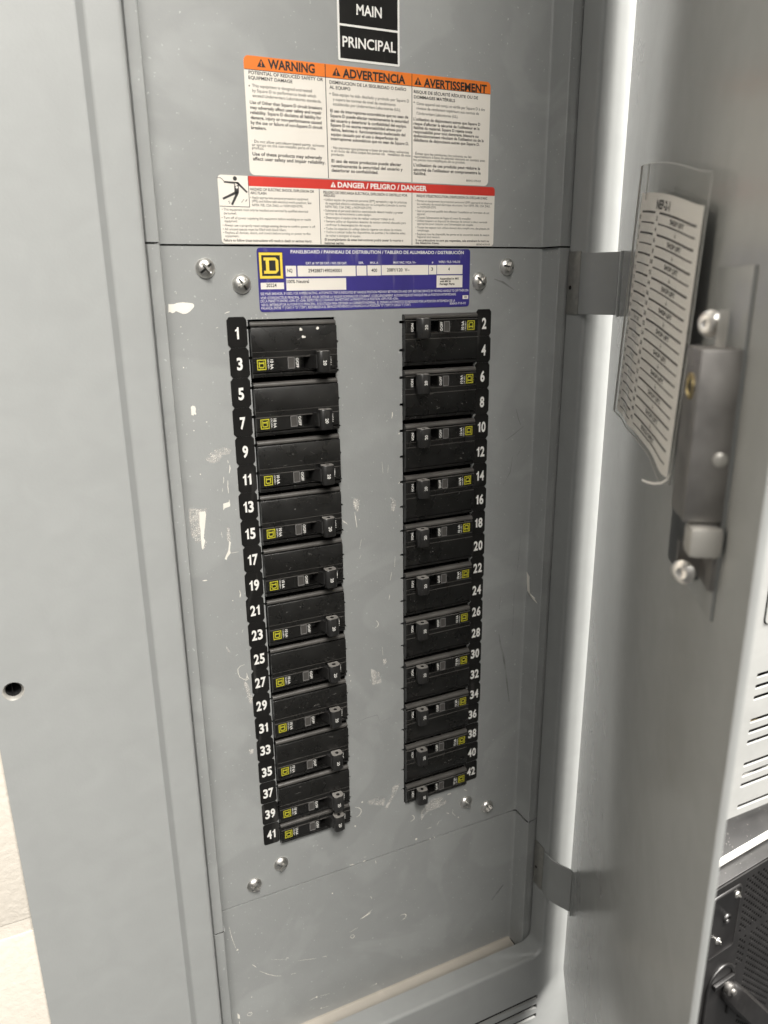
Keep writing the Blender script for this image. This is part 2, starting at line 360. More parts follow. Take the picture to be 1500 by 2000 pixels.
def mixc(n, l, fac, a, b, mode='MIX'):
    x = n.new('ShaderNodeMix'); x.data_type = 'RGBA'; x.blend_type = mode
    for inp, v in ((x.inputs[0], fac), (x.inputs[6], a), (x.inputs[7], b)):
        if hasattr(v, 'is_linked'): l.new(v, inp)
        else: inp.default_value = v
    return x.outputs[2]
def paint(name, col, rough, smear=0.5, peel=0.25, speck=0.0, wave=0.0):
    """grey enamel: finger smears in gloss and tone, orange peel relief"""
    m, n, l, b = new_mat(name)
    c = n.new('ShaderNodeTexCoord').outputs['Object']
    big = tex(n, l, 9, 4, c, 1.6); fine = tex(n, l, 55, 5, c, 0.6)
    patch = ramp(n, l, big.outputs['Fac'], 0.50, 0.56)
    fr = ramp(n, l, fine.outputs['Fac'], 0.35, 0.75)
    dark = tuple(k*(1-0.10*smear) for k in col); lite = tuple(min(1, k*(1+0.10*smear)) for k in col)
    c1 = mixc(n, l, patch.outputs[0], (*dark, 1), (*lite, 1))
    c2 = mixc(n, l, fr.outputs[0], (0.965, 0.965, 0.96, 1), (1.025, 1.025, 1.02, 1))
    out = mixc(n, l, 1.0, c1, c2, 'MULTIPLY')
    if speck:
        v = tex(n, l, 420, 2, c); sp = ramp(n, l, v.outputs['Fac'], 0.70, 0.74)
        out = mixc(n, l, sp.outputs[0], out, (*[min(1, k*1.5) for k in col], 1))
    l.new(out, b.inputs['Base Color'])
    rr = n.new('ShaderNodeMapRange'); l.new(big.outputs['Fac'], rr.inputs[0])
    rr.inputs[1].default_value = 0.3; rr.inputs[2].default_value = 0.7
    rr.inputs[3].default_value = rough-0.10*smear; rr.inputs[4].default_value = rough+0.12*smear
    l.new(rr.outputs[0], b.inputs['Roughness'])
    pe = tex(n, l, 700, 2, c)
    bp = n.new('ShaderNodeBump'); bp.inputs['Strength'].default_value = peel; bp.inputs['Distance'].default_value = 0.00012
    l.new(pe.outputs['Fac'], bp.inputs['Height']); l.new(bp.outputs[0], b.inputs['Normal'])
    if wave:
        wv = tex(n, l, 7, 1, c); b2 = n.new('ShaderNodeBump'); b2.inputs['Strength'].default_value = wave; b2.inputs['Distance'].default_value = 0.004
        l.new(wv.outputs['Fac'], b2.inputs['Height']); l.new(b2.outputs[0], bp.inputs['Normal'])
    return m
def scuff_mat(name='chalky_scuff', col=(0.72, 0.70, 0.66), lo=0.36, hi=0.72, amt=0.72, sc=130):
    m, n, l, b = new_mat(name)
    o = n['Material Output']; c = n.new('ShaderNodeTexCoord').outputs['Object']
    b.inputs['Base Color'].default_value = (*col, 1); b.inputs['Roughness'].default_value = 0.7
    t = tex(n, l, sc, 6, c, 1.2); r = ramp(n, l, t.outputs['Fac'], lo, hi, (0.02, 0.02, 0.02, 1), (amt, amt, amt, 1))
    tr = n.new('ShaderNodeBsdfTransparent'); mx = n.new('ShaderNodeMixShader')
    l.new(r.outputs[0], mx.inputs[0]); l.new(tr.outputs[0], mx.inputs[1]); l.new(b.outputs[0], mx.inputs[2]); l.new(mx.outputs[0], o.inputs[0])
    return m
def plastic(name, col, rough, dust=0.5):
    m, n, l, b = new_mat(name)
    oi = n.new('ShaderNodeObjectInfo'); tc = n.new('ShaderNodeTexCoord')
    mul = n.new('ShaderNodeVectorMath'); mul.operation = 'MULTIPLY_ADD'
    mul.inputs[1].default_value = (7, 7, 7); l.new(oi.outputs['Random'], mul.inputs[0]); l.new(tc.outputs['Object'], mul.inputs[2])
    v = tex(n, l, 900, 1, mul.outputs[0]); sp = ramp(n, l, v.outputs['Fac'], 0.765, 0.79)
    s2 = tex(n, l, 60, 4, mul.outputs[0]); sm = ramp(n, l, s2.outputs['Fac'], 0.45, 0.8)
    c1 = mixc(n, l, sm.outputs[0], (*col, 1), (*[k*1.5+0.004*dust for k in col], 1))
    c2 = mixc(n, l, sp.outputs[0], c1, (0.22*dust, 0.21*dust, 0.2*dust, 1))
    l.new(c2, b.inputs['Base Color'])
    rr = n.new('ShaderNodeMapRange'); l.new(s2.outputs['Fac'], rr.inputs[0])
    rr.inputs[3].default_value = rough-0.08; rr.inputs[4].default_value = rough+0.12
    l.new(rr.outputs[0], b.inputs['Roughness']); b.inputs['Specular IOR Level'].default_value = 0.75
    return m
def metal(name, col, rough, scale=120):
    m, n, l, b = new_mat(name)
    c = n.new('ShaderNodeTexCoord').outputs['Object']
    t = tex(n, l, scale, 5, c); r = ramp(n, l, t.outputs['Fac'], 0.3, 0.75, (*[k*0.72 for k in col], 1), (*col, 1))
    l.new(r.outputs[0], b.inputs['Base Color']); b.inputs['Metallic'].default_value = 1
    rr = n.new('ShaderNodeMapRange'); l.new(t.outputs['Fac'], rr.inputs[0]); rr.inputs[3].default_value = rough-.1; rr.inputs[4].default_value = rough+.15
    l.new(rr.outputs[0], b.inputs['Roughness'])
    return m
def sticker(name, col, rough=0.4, wear=0.06, scuff=0.0):
    m, n, l, b = new_mat(name)
    c = n.new('ShaderNodeTexCoord').outputs['Object']
    t = tex(n, l, 40, 6, c, 0.5)
    r = ramp(n, l, t.outputs['Fac'], 0.3, 0.8, (*[k*(1-wear) for k in col], 1), (*[min(1, k*(1+wear)) for k in col], 1))
    out = r.outputs[0]
    if scuff:
        mp = n.new('ShaderNodeMapping'); mp.inputs['Scale'].default_value = (110, 110, 22); l.new(c, mp.inputs[0])
        s = tex(n, l, 1, 4, mp.outputs[0], 0.4); sr = ramp(n, l, s.outputs['Fac'], 0.60, 0.78, (0, 0, 0, 1), (scuff, scuff, scuff, 1))
        out = mixc(n, l, sr.outputs[0], out, (0.55, 0.53, 0.5, 1))
    l.new(out, b.inputs['Base Color']); b.inputs['Roughness'].default_value = rough
    return m
M = {}
GREY = (0.318, 0.326, 0.322)
M['paint'] = paint('grey_enamel', GREY, 0.40, 0.04, 0.45)
M['dead'] = paint('grey_enamel_cover', GREY, 0.38, 0.42, 0.7, 1.0)
M['door'] = paint('grey_enamel_door', GREY, 0.21, 0.10, 0.0, 0, 0.06)
M['black'] = plastic('black_breaker_plastic', (0.0055, 0.0053, 0.005), 0.26, 0.9)
M['ridge'] = plastic('dusty_highlight_plastic', (0.065, 0.061, 0.056), 0.32, 1.0)  # dust, plus the ridge highlight painted into the base colour
M['handle_end'] = plastic('light_grey_handle_end', (0.20, 0.19, 0.175), 0.45, 1.2)  # lighter grey than the handle, on both end faces
M['handle'] = plastic('black_handle_plastic', (0.016, 0.0155, 0.015), 0.33, 0.9)
M['void'] = plain('dark_interior', (0.004, 0.004, 0.004), 0.9)
M['tag'] = sticker('black_tag', (0.010, 0.0095, 0.009), 0.30, 0.3, 0.10)
M['ink_white'] = plain('white_ink', (0.80, 0.79, 0.75), 0.5)
M['ink_black'] = plain('black_ink', (0.02, 0.019, 0.018), 0.5)
M['ink_grey'] = plain('dark_grey_ink', (0.045, 0.043, 0.042), 0.5)
M['cream'] = sticker('cream_label', (0.80, 0.755, 0.68), 0.42, 0.03)
M['orange'] = sticker('orange_ink', (0.78, 0.195, 0.025), 0.42, 0.08)
M['red'] = sticker('red_ink', (0.62, 0.045, 0.032), 0.40, 0.10)
M['blue'] = sticker('blue_ink', (0.045, 0.036, 0.22), 0.35, 0.15, 0.28)
M['logo'] = plain('yellow_ink', (0.82, 0.60, 0.07), 0.45)
M['logo_small'] = plain('olive_yellow_ink', (0.46, 0.43, 0.03), 0.45)
M['screw'] = metal('zinc_screw', (0.90, 0.88, 0.84), 0.36, 300)
M['steel'] = metal('dull_steel', (0.40, 0.385, 0.37), 0.45, 90)
M['galv'] = metal('galvanised_steel', (0.50, 0.49, 0.46), 0.45, 260)
M['zinc'] = plain('zinc_cast', (0.50, 0.485, 0.45), 0.38, 0.5)
M['brass'] = metal('brass', (0.62, 0.50, 0.26), 0.35, 200)
M['splat'] = sticker('dried_white_paint', (0.80, 0.77, 0.70), 0.6, 0.06)
M['scuff'] = scuff_mat()
M['grime'] = scuff_mat('grey_grime', (0.15, 0.15, 0.145), 0.30, 0.70, 0.40, 60)
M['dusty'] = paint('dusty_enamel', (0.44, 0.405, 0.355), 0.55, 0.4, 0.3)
M['window'] = plain('clear_window', (0.07, 0.066, 0.062), 0.12, 0, 0.7)
M['window_frame'] = plain('window_edge', (0.16, 0.155, 0.15), 0.25)
M['paper'] = sticker('white_paper', (0.88, 0.86, 0.83), 0.7, 0.02)
M['white'] = plain('white_plastic', (0.80, 0.79, 0.74), 0.35)
M['case'] = plastic('black_case_paint', (0.006, 0.0055, 0.0055), 0.38, 0.35)
M['lightgrey'] = paint('light_grey_enamel', (0.27, 0.272, 0.266), 0.42, 0.15, 0.15)
M['dust'] = plain('grey_dust', (0.30, 0.29, 0.27), 0.8)
M['dark_steel'] = metal('dark_steel', (0.20, 0.205, 0.21), 0.35, 90)
M['red_wire'] = plain('red_wire', (0.55, 0.04, 0.05), 0.4)
M['tan_wire'] = plain('tan_wire', (0.50, 0.40, 0.22), 0.5)
def wall_mat():
    m, n, l, b = new_mat('cream_block_paint')
    c = n.new('ShaderNodeTexCoord').outputs['Object']
    t = tex(n, l, 210, 6, c, 0.2); t2 = tex(n, l, 700, 4, c)
    r = ramp(n, l, t.outputs['Fac'], 0.3, 0.75, (0.66, 0.61, 0.535, 1), (0.715, 0.665, 0.59, 1))
    l.new(r.outputs[0], b.inputs['Base Color']); b.inputs['Roughness'].default_value = 0.6
    ad = n.new('ShaderNodeMath'); ad.operation = 'MULTIPLY_ADD'; ad.inputs[1].default_value = 0.35
    l.new(t2.outputs['Fac'], ad.inputs[0]); l.new(t.outputs['Fac'], ad.inputs[2])
    bp = n.new('ShaderNodeBump'); bp.inputs['Strength'].default_value = 0.35; bp.inputs['Distance'].default_value = 0.0014
    l.new(ad.outputs[0], bp.inputs['Height']); l.new(bp.outputs[0], b.inputs['Normal'])
    return m
M['wall'] = wall_mat()
def film_mat():
    m, n, l, b = new_mat('clear_film')
    n.remove(b); o = n['Material Output']
    t = n.new('ShaderNodeBsdfTransparent'); t.inputs[0].default_value = (0.97, 0.97, 0.96, 1)
    g = n.new('ShaderNodeBsdfGlossy'); g.inputs['Roughness'].default_value = 0.12
    d = n.new('ShaderNodeBsdfDiffuse'); d.inputs[0].default_value = (0.6, 0.6, 0.58, 1)
    fr = n.new('ShaderNodeFresnel'); fr.inputs[0].default_value = 1.4
    mx = n.new('ShaderNodeMixShader'); mx0 = n.new('ShaderNodeMixShader'); mx0.inputs[0].default_value = 0.05
    sc = n.new('ShaderNodeMath'); sc.operation = 'MULTIPLY'; sc.inputs[1].default_value = 0.5
    l.new(fr.outputs[0], sc.inputs[0]); l.new(sc.outputs[0], mx.inputs[0])
    l.new(t.outputs[0], mx0.inputs[1]); l.new(d.outputs[0], mx0.inputs[2])
    l.new(mx0.outputs[0], mx.inputs[1]); l.new(g.outputs[0], mx.inputs[2]); l.new(mx.outputs[0], o.inputs[0])
    return m
M['film'] = film_mat()
M['film_edge'] = plain('film_edge', (0.42, 0.42, 0.40), 0.25)

# ------------------------------------------------------------------ mesh helpers (all in millimetres)
class MB:
    def __init__(self): self.v = []; self.f = []; self.m = []; self.flat = set()
    def add(self, verts, faces, mi=0):
        k = len(self.v); self.v += [tuple(p) for p in verts]
        for f in faces: self.f.append(tuple(i+k for i in f)); self.m.append(mi)
        return self
    def merge(self, o, mi=None):
        k = len(self.v); self.v += o.v
        for f, m in zip(o.f, o.m): self.f.append(tuple(i+k for i in f)); self.m.append(m if mi is None else mi)
        return self
    def map(self, fn):
        self.v = [tuple(fn(*p)) for p in self.v]; return self
    def box(self, x0, x1, y0, y1, z0, z1, c=0.0, mi=0):
        """box with chamfered edges"""
        if c <= 0:
            P = [(x, y, z) for x in (x0, x1) for y in (y0, y1) for z in (z0, z1)]
            return self.add(P, [(0, 1, 3, 2), (4, 6, 7, 5), (0, 4, 5, 1), (2, 3, 7, 6), (0, 2, 6, 4), (1, 5, 7, 3)], mi)
        bm = bmesh.new(); bmesh.ops.create_cube(bm, size=1)
        for v in bm.verts: v.co = ((x0+x1)/2+v.co.x*(x1-x0), (y0+y1)/2+v.co.y*(y1-y0), (z0+z1)/2+v.co.z*(z1-z0))
        bmesh.ops.bevel(bm, geom=bm.edges[:], offset=c, segments=2, affect='EDGES', profile=0.6)
        bm.verts.index_update()
        self.add([v.co[:] for v in bm.verts], [[v.index for v in f.verts] for f in bm.faces], mi); bm.free()
        return self
    def prism(self, poly, a0, a1, axis='y', mi=0, caps=True):
        """extrude a closed 2-D outline; axis y: outline in x,z; axis z: outline in x,y; axis x: outline in y,z"""
        n = len(poly)
        P = {'y': lambda p, a: (p[0], a, p[1]), 'z': lambda p, a: (p[0], p[1], a), 'x': lambda p, a: (a, p[0], p[1])}[axis]
        fs = [(i, (i+1) % n, n+(i+1) % n, n+i) for i in range(n)]
        if caps: fs += [tuple(range(n)), tuple(range(2*n-1, n-1, -1))]
        return self.add([P(p, a0) for p in poly]+[P(p, a1) for p in poly], fs, mi)
    def strip(self, rings, closed=True, mi=0):
        """skin successive rings of equal length"""
        n = len(rings[0]); V = [p for r in rings for p in r]; F = []
        for k in range(len(rings)-1):
            for i in range(n if closed else n-1):
                j = (i+1) % n
                F.append((k*n+i, k*n+j, (k+1)*n+j, (k+1)*n+i))
        return self.add(V, F, mi)
    def lathe(self, prof, cen, axis, n=24, mi=0):
        """prof: (radius, height along axis)"""
        ax = Vector(axis).normalized(); u = ax.orthogonal().normalized(); w_ = ax.cross(u); c = Vector(cen)
        rings = []
        for r, h in prof:
            rings.append([tuple(c+ax*h+(u*math.cos(t)+w_*math.sin(t))*r) for t in [2*math.pi*i/n for i in range(n)]])
        self.strip(rings, True, mi)
        return self
    def tube(self, pts, r, n=8, mi=0):
        P = [Vector(p) for p in pts]; rings = []; last = None
        for i, p in enumerate(P):
            t = (P[min(i+1, len(P)-1)]-P[max(i-1, 0)]).normalized()
            u = t.orthogonal().normalized() if last is None else (last-t*last.dot(t)).normalized()
            last = u; w_ = t.cross(u)
            rings.append([tuple(p+(u*math.cos(a)+w_*math.sin(a))*r) for a in [2*math.pi*k/n for k in range(n)]])
        self.strip(rings, True, mi)
        k = len(self.v)-n*len(rings)
        self.f += [tuple(k+i for i in range(n)), tuple(k+n*(len(rings)-1)+i for i in range(n))]; self.m += [mi, mi]
        return self
    def grid(self, fn, nu, nv, mi=0):
        V = [fn(i/nu, j/nv) for j in range(nv+1) for i in range(nu+1)]
        F = [(j*(nu+1)+i, j*(nu+1)+i+1, (j+1)*(nu+1)+i+1, (j+1)*(nu+1)+i) for j in range(nv) for i in range(nu)]
        return self.add(V, F, mi)
    def curve(self, loops, y0, y1, bevel=0.0, mi=0):
        """flat plate in x,z with holes, from y0 (front) to y1 (back)"""
        c = bpy.data.curves.new('plate', 'CURVE'); c.dimensions = '2D'; c.fill_mode = 'BOTH'
        c.extrude = abs(y1-y0)/2-bevel; c.bevel_depth = bevel; c.bevel_resolution = 1
        if bevel: c.offset = -bevel
        for pts in loops:
            s = c.splines.new('POLY'); s.points.add(len(pts)-1)
            for p, q in zip(s.points, pts): p.co = (q[0], q[1], 0, 1)
            s.use_cyclic_u = True
        o = bpy.data.objects.new('plate', c); me = bpy.data.meshes.new_from_object(o)
        ym = (y0+y1)/2; k0 = len(self.f)
        self.add([(v.co.x, ym-v.co.z, v.co.y) for v in me.vertices], [tuple(p.vertices) for p in me.polygons], mi)
        self.flat |= set(range(k0, len(self.f)))
        bpy.data.objects.remove(o); bpy.data.curves.remove(c); bpy.data.meshes.remove(me)
        return self
    def mesh(self, name, mats, origin=(0, 0, 0), smooth=35):
        me = bpy.data.meshes.new(name)
        me.from_pydata([((p[0]-origin[0])*MM, (p[1]-origin[1])*MM, (p[2]-origin[2])*MM) for p in self.v], [], self.f)
        for i in mats: me.materials.append(M[i])
        if len(mats) > 1: me.polygons.foreach_set('material_index', self.m)
        bm = bmesh.new(); bm.from_mesh(me)
        bm.faces.ensure_lookup_table()
        for f in bm.faces: f.smooth = bool(smooth) and f.index not in self.flat
        if not self.flat: bmesh.ops.remove_doubles(bm, verts=bm.verts, dist=0.0000015)
        bmesh.ops.recalc_face_normals(bm, faces=bm.faces); bm.to_mesh(me); bm.free()
        if smooth: me.set_sharp_from_angle(angle=math.radians(smooth))
        return me
    def build(self, name, mats, parent=None, smooth=35, origin=None, local=False):
        if isinstance(mats, str): mats = [mats]
        og = origin or (BASE.get(parent.name, (0, 0, 0)) if parent else (0, 0, 0))
        if local: og = (0, 0, 0)
        me = self.mesh(name, mats, og, smooth)
        o = bpy.data.objects.new(name, me); COL.objects.link(o)
        if parent: o.parent = parent; BASE[o.name] = og
        elif not local: o.location = (og[0]*MM, og[1]*MM, (og[2]+Z0)*MM); BASE[o.name] = og
        return o
BASE = {}
def tag(o, label=None, cat=None, group=None, kind=None):
    for k, v in (('label', label), ('category', cat), ('group', group), ('kind', kind)):
        if v: o[k] = v
    return o
def thing(name, base, label, cat, group=None, rotz=0.0):
    o = bpy.data.objects.new(name, None); COL.objects.link(o); o.empty_display_size = 0.05
    o.location = (base[0]*MM, base[1]*MM, (base[2]+Z0)*MM); o.rotation_euler = (0, 0, rotz)
    BASE[o.name] = base
    return tag(o, label, cat, group)
def copy_tree(o, parent=None):
    c = o.copy(); COL.objects.link(c); c.parent = parent
    for ch in list(o.children): copy_tree(ch, c)
    return c

# ------------------------------------------------------------------ lettering
CAPH = 0.70
_txt = {}
def glyphs(s, bold=0):
    key = (s, bold)
    if key not in _txt:
        c = bpy.data.curves.new('t', 'FONT'); c.body = s; c.size = 1; c.resolution_u = 3
        c.offset = (0.0, 0.018, 0.034, 0.05)[bold]
        o = bpy.data.objects.new('t', c); me = bpy.data.meshes.new_from_object(o)
        V = [(v.co.x, v.co.y) for v in me.vertices]; F = [tuple(p.vertices) for p in me.polygons]
        bpy.data.objects.remove(o); bpy.data.curves.remove(c); bpy.data.meshes.remove(me)
        x0 = min(v[0] for v in V); x1 = max(v[0] for v in V)
        _txt[key] = ([((x-x0)/max(x1-x0, 1e-6), y/CAPH) for x, y in V], F, (x1-x0)/CAPH)
    return _txt[key]
def letter(mb, s, x0, x1, z, cap, bold=0, y=-0.4, mi=0):
    V, F, asp = glyphs(s, bold)
    mb.add([(x0+a*(x1-x0), y, z+b*cap) for a, b in V], F, mi)
def letter_c(mb, s, xc, zc, cap, wid=None, bold=0, y=-0.4, mi=0, rot=False, squeeze=1.0):
    """centred; rot: reads upwards"""
    V, F, asp = glyphs(s, bold); wd = wid or asp*cap*squeeze
    if rot: mb.add([(xc-(b-0.5)*cap, y, zc+(a-0.5)*wd) for a, b in V], F, mi)
    else: mb.add([(xc+(a-0.5)*wd, y, zc+(b-0.5)*cap) for a, b in V], F, mi)
def rrect(x0, x1, z0, z1, r, n=4):
    P = []
    for cx, cz, a in ((x1-r, z1-r, 0), (x0+r, z1-r, 90), (x0+r, z0+r, 180), (x1-r, z0+r, 270)):
        for k in range(n+1):
            t = math.radians(a+90*k/n); P.append((cx+r*math.cos(t), cz+r*math.sin(t)))
    return P
def rect(mb, x0, x1, z0, z1, y, mi=0):
    mb.add([(x0, y, z0), (x1, y, z0), (x1, y, z1), (x0, y, z1)], [(0, 1, 2, 3)], mi)
def emblem(put):
    """square frame round a slab letter, unit square; put(list of 2-D points)"""
    def q(x0, x1, y0, y1): put([(x0, y0), (x1, y0), (x1, y1), (x0, y1)])
    t = 0.10
    q(0, 1, 0, t); q(0, 1, 1-t, 1); q(0, t, t, 1-t); q(1-t, 1, t, 1-t)
    q(0.19, 0.70, 0.19, 0.30); q(0.19, 0.70, 0.70, 0.81); q(0.28, 0.42, 0.30, 0.70)
    put([(0.70, 0.19), (0.82, 0.30), (0.70, 0.30)]); put([(0.70, 0.81), (0.70, 0.70), (0.82, 0.70)])
    q(0.70, 0.82, 0.30, 0.70)

# ================================================================== THE WALL: painted concrete blocks round the recessed equipment
wall = tag(bpy.data.objects.new('wall', None), kind='structure'); COL.objects.link(wall)
wall.location = (0, 0, 0); BASE['wall'] = (0, 0, -Z0)
def cut(rects, e):
    out = []
    for x0, x1, z0, z1 in rects:
        if x1 <= e[0] or x0 >= e[1] or z1 <= e[2] or z0 >= e[3]: out.append((x0, x1, z0, z1)); continue
        if x0 < e[0]: out.append((x0, e[0], z0, z1))
        if x1 > e[1]: out.append((e[1], x1, z0, z1))
        a, b = max(x0, e[0]), min(x1, e[1])
        if z0 < e[2]: out.append((a, b, z0, e[2]))
        if z1 > e[3]: out.append((a, b, e[3], z1))
    return out
HOLES = [(-253.5, 253.5, -770, 651), (282, 884, -498, 651)]
back = [(-1250, 1250, -Z0, 1060)]
for e in HOLES: back = cut(back, (e[0]-1, e[1]+1, e[2]-1, e[3]+1))
mb = MB()
for r in back: mb.box(r[0], r[1], -32.5, 120, r[2], r[3])
mb.build('mortar', 'wall', wall, 0)
full = {}
for k in range(-6, 7):
    zb = -364+203*k
    for i in range(-4, 4):
        xa = i*406+(203 if k % 2 else 0)-160
        rs = [(max(xa+5, -1250), min(xa+401, 1250), max(zb+5, -Z0), min(zb+198, 1060))]
        if rs[0][0] >= rs[0][1] or rs[0][2] >= rs[0][3]: continue
        for e in HOLES: rs = cut(rs, e)
        for r in rs:
            if r[1]-r[0] < 6 or r[3]-r[2] < 6: continue
            key = (round(r[1]-r[0]), round(r[3]-r[2]))
            cx, cz = (r[0]+r[1])/2, (r[2]+r[3])/2
            if key not in full:
                m_ = MB(); hx, hz = (r[1]-r[0])/2, (r[3]-r[2])/2
                m_.box(-hx, hx, -33.4, -18, -hz, hz, 1.8); full[key] = m_.mesh('block', ['wall'])
            o = bpy.data.objects.new('block', full[key]); COL.objects.link(o); o.parent = wall
            o.location = (cx*MM, 0, (cz+Z0)*MM)

# ================================================================== THE PANELBOARD
PB = thing('panelboard', (0, -36, -785), 'open grey electrical panelboard full of black circuit breakers, recessed in a cream block wall', 'panelboard')
box = MB()
box.add([(-247, -33, -769), (247, -33, -769), (247, -33, 650), (-247, -33, 650), (-247, 110, -769), (247, 110, -769), (247, 110, 650), (-247, 110, 650)],
        [(4, 5, 6, 7), (0, 1, 5, 4), (2, 3, 7, 6), (0, 4, 7, 3), (1, 2, 6, 5)])
box.build('enclosure', 'void', PB, 0)

# --- trim: rolled lip round the opening, flat frame, step and wide flange on the left
OX0, OX1, OZ0, OZ1 = -147.0, 149.0, -573.0, 512.0
trim = MB()
rings = []
for off, y in ((0, -20.6), (0, -36.6), (0.25, -38.2), (0.9, -39.3), (2.0, -39.9), (3.4, -40.0)):
    rings.append([(x, y, z) for x, z in rrect(OX0-off, OX1+off, OZ0-off, OZ1+off, 11+off, 7)])
rings.append([(x, -40.0, z) for x, z in rrect(-164.5, 262, -604, 655, 0.5, 7)])
trim.strip(rings)
st = [(-164.5, -40), (-165.3, -39.8), (-165.9, -39.2), (-168.0, -36.2), (-168.7, -35.5), (-169.6, -35.3)]
trim.strip([[(x, y, -785) for x, y in st], [(x, y, -300) for x, y in st], [(x, y, 655) for x, y in st]], False)
hole = [(-246.3+5.9*math.cos(2*math.pi*k/24), -196.5+5.9*math.sin(2*math.pi*k/24)) for k in range(24)]
trim.curve([[(-258.6, -785), (-169.6, -785), (-169.6, 655), (-258.6, 655)], hole], -35.3, -33.6)
slots = []
for g0 in (-621.3, -672.0, -722.7):
    for k in range(3):
        zt = g0-11.5*k; slots.append(rrect(-120, 146.5, zt-5.2, zt, 0.8, 2))
trim.curve([[(-164.5, -785), (262, -785), (262, -604), (-164.5, -604)]]+slots, -40, -38.5)
trim.build('trim', 'paint', PB, 32)
lip = MB()
for sl in slots:
    zb_ = min(p[1] for p in sl)
    lip.add([(-119, -39.9, zb_+0.05), (146, -39.9, zb_+0.05), (146, -38.0, zb_+0.4), (-119, -38.0, zb_+0.4)], [(0, 1, 2, 3)])
lip.build('louver', 'lightgrey', PB, 0)
mh = MB(); mh.lathe([(5.95, 0.05), (5.6, -0.4), (4.5, -1.9), (4.4, -2.6)], (-246.3, -35.2, -196.5), (0, -1, 0), 24); mh.lathe([(4.4, -2.6), (4.4, -9.0), (0.01, -9.0)], (-246.3, -35.2, -196.5), (0, -1, 0), 24, 1)
mh.build('mounting_hole', ['zinc', 'void'], PB)

# --- three covers: flat sheet with side flanges bent towards the viewer
def flange(mb, z0, z1):
    for pr in ([(-146.5, -14.0), (-144.0, -19.3), (-143.5, -20.0), (-137.9, -20.0), (-136.8, -19.6), (-136.3, -18.4), (-136.3, -2.0), (-135.8, -0.6), (-134.3, 0.0)],
               [(153, -17.6), (148.4, -18.7), (147.0, -19.0), (141.6, -19.4), (140.9, -19.9), (140.3, -19.6), (140, -18.4), (140, -2.0), (139.5, -0.6), (138, 0.0)]):
        mb.strip([[(x, y, z0) for x, y in pr], [(x, y, z1) for x, y in pr]], False)
        mb.strip([[(x, y, z1) for x, y in pr], [(x*0.992, y+0.6, z1) for x, y in pr]], False)
    return mb
up = flange(MB(), 53.0, 511); up.curve([[(-134.3, 53.0), (138, 53.0), (138, 511), (-134.3, 511)]], 0, 1.5)
up.build('main_breaker_cover', 'dead', PB, 32)
def opening(x0, x1, inner, z_in, z_out):
    """rectangular cut-out with a small key notch for every pole on both long sides"""
    zt, zb = 8.2, -392.2; P = []
    def side(x, d, zs, down):
        q = []
        for z in sorted(zs, reverse=down):
            a, b = (z+0.95, z-0.95) if down else (z-0.95, z+0.95)
            q += [(x, a), (x+d*1.7, a), (x+d*2.3, (a*2+b)/3), (x+d*2.3, (a+2*b)/3), (x+d*1.7, b), (x, b)]
        return q
    zi = [z for z in z_in if zb+2 < z < zt-2]; zo = [z for z in z_out if zb+2 < z < zt-2]
    L, R = (zo, zi) if inner > 0 else (zi, zo)
    P.append((x0, zt)); P += side(x0, -1, L, True); P += [(x0, zb), (x1, zb)]; P += side(x1, 1, R, False); P.append((x1, zt))
    return P
ZA = [-7.7-19.05*k for k in range(21)]; ZB = [3.3-19.05*k for k in range(21)]
df = flange(MB(), -437.3, 51.9)
df.curve([[(-134.3, -437.3), (138, -437.3), (138, 51.9), (-134.3, 51.9)], opening(-83.7, -24.9, 1, ZA, ZB), opening(25.1, 83.7, -1, ZB, ZA)], 0, 1.5, 0.0)
df.build('dead_front', 'dead', PB, 32)
lo = flange(MB(), -587, -438.6)
lo.curve([[(-134.3, -585), (138, -585), (138, -438.6), (-134.3, -438.6)]], 0, 1.5)
lo.build('lower_cover', 'dead', PB, 32)
pr = [(0.0, -585), (-0.6, -586.5), (-2, -587), (-18.4, -587), (-19.6, -587.5), (-20, -588.6), (-20, -600)]
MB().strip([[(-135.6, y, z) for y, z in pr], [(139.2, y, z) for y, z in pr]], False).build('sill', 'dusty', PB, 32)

# --- dome head screws with a slot and cross recess
def make_screw():
    b = MB(); R = 6.0
    prof = [(0.02, -3.3), (1.5, -3.22), (3.0, -2.85), (4.4, -2.15), (5.3, -1.35), (5.85, -0.6), (6.0, -0.15), (6.0, 0.4)]
    b.lathe([(r, -h) for r, h in prof], (0, 0, 0), (0, -1, 0), 32)
    b.v = [tuple(p) for p in b.v]
    ob = bpy.data.objects.new('screw_tmp', b.mesh('screw', ['screw'], smooth=40)); COL.objects.link(ob)
    k = len(b.v)
    c = MB(); c.box(-0.62, 0.62, -6, -2.2, -5.4, 5.4); co = bpy.data.objects.new('cut', c.mesh('cut', ['screw'], smooth=0)); COL.objects.link(co)
    c2 = MB(); c2.box(-3.0, 3.0, -6, -1.7, -0.62, 0.62); co2 = bpy.data.objects.new('cut2', c2.mesh('cut', ['screw'], smooth=0)); COL.objects.link(co2)
    for x in (co, co2):
        md = ob.modifiers.new('b', 'BOOLEAN'); md.operation = 'DIFFERENCE'; md.object = x; md.solver = 'EXACT'
    dg = bpy.context.evaluated_depsgraph_get(); dg.update()
    me = bpy.data.meshes.new_from_object(ob.evaluated_get(dg))
    for x in (ob, co, co2): bpy.data.objects.remove(x)
    return me
SCREW = make_screw()
def put_screw(parent, x, y, z, rot, scale=1.0, name='screw'):
    o = bpy.data.objects.new(name, SCREW); COL.objects.link(o); o.parent = parent
    b_ = BASE[parent.name]
    o.location = ((x-b_[0])*MM, (y-b_[1])*MM, (z-b_[2])*MM); o.rotation_euler = (0, rot, 0); o.scale = (scale,)*3
    return o
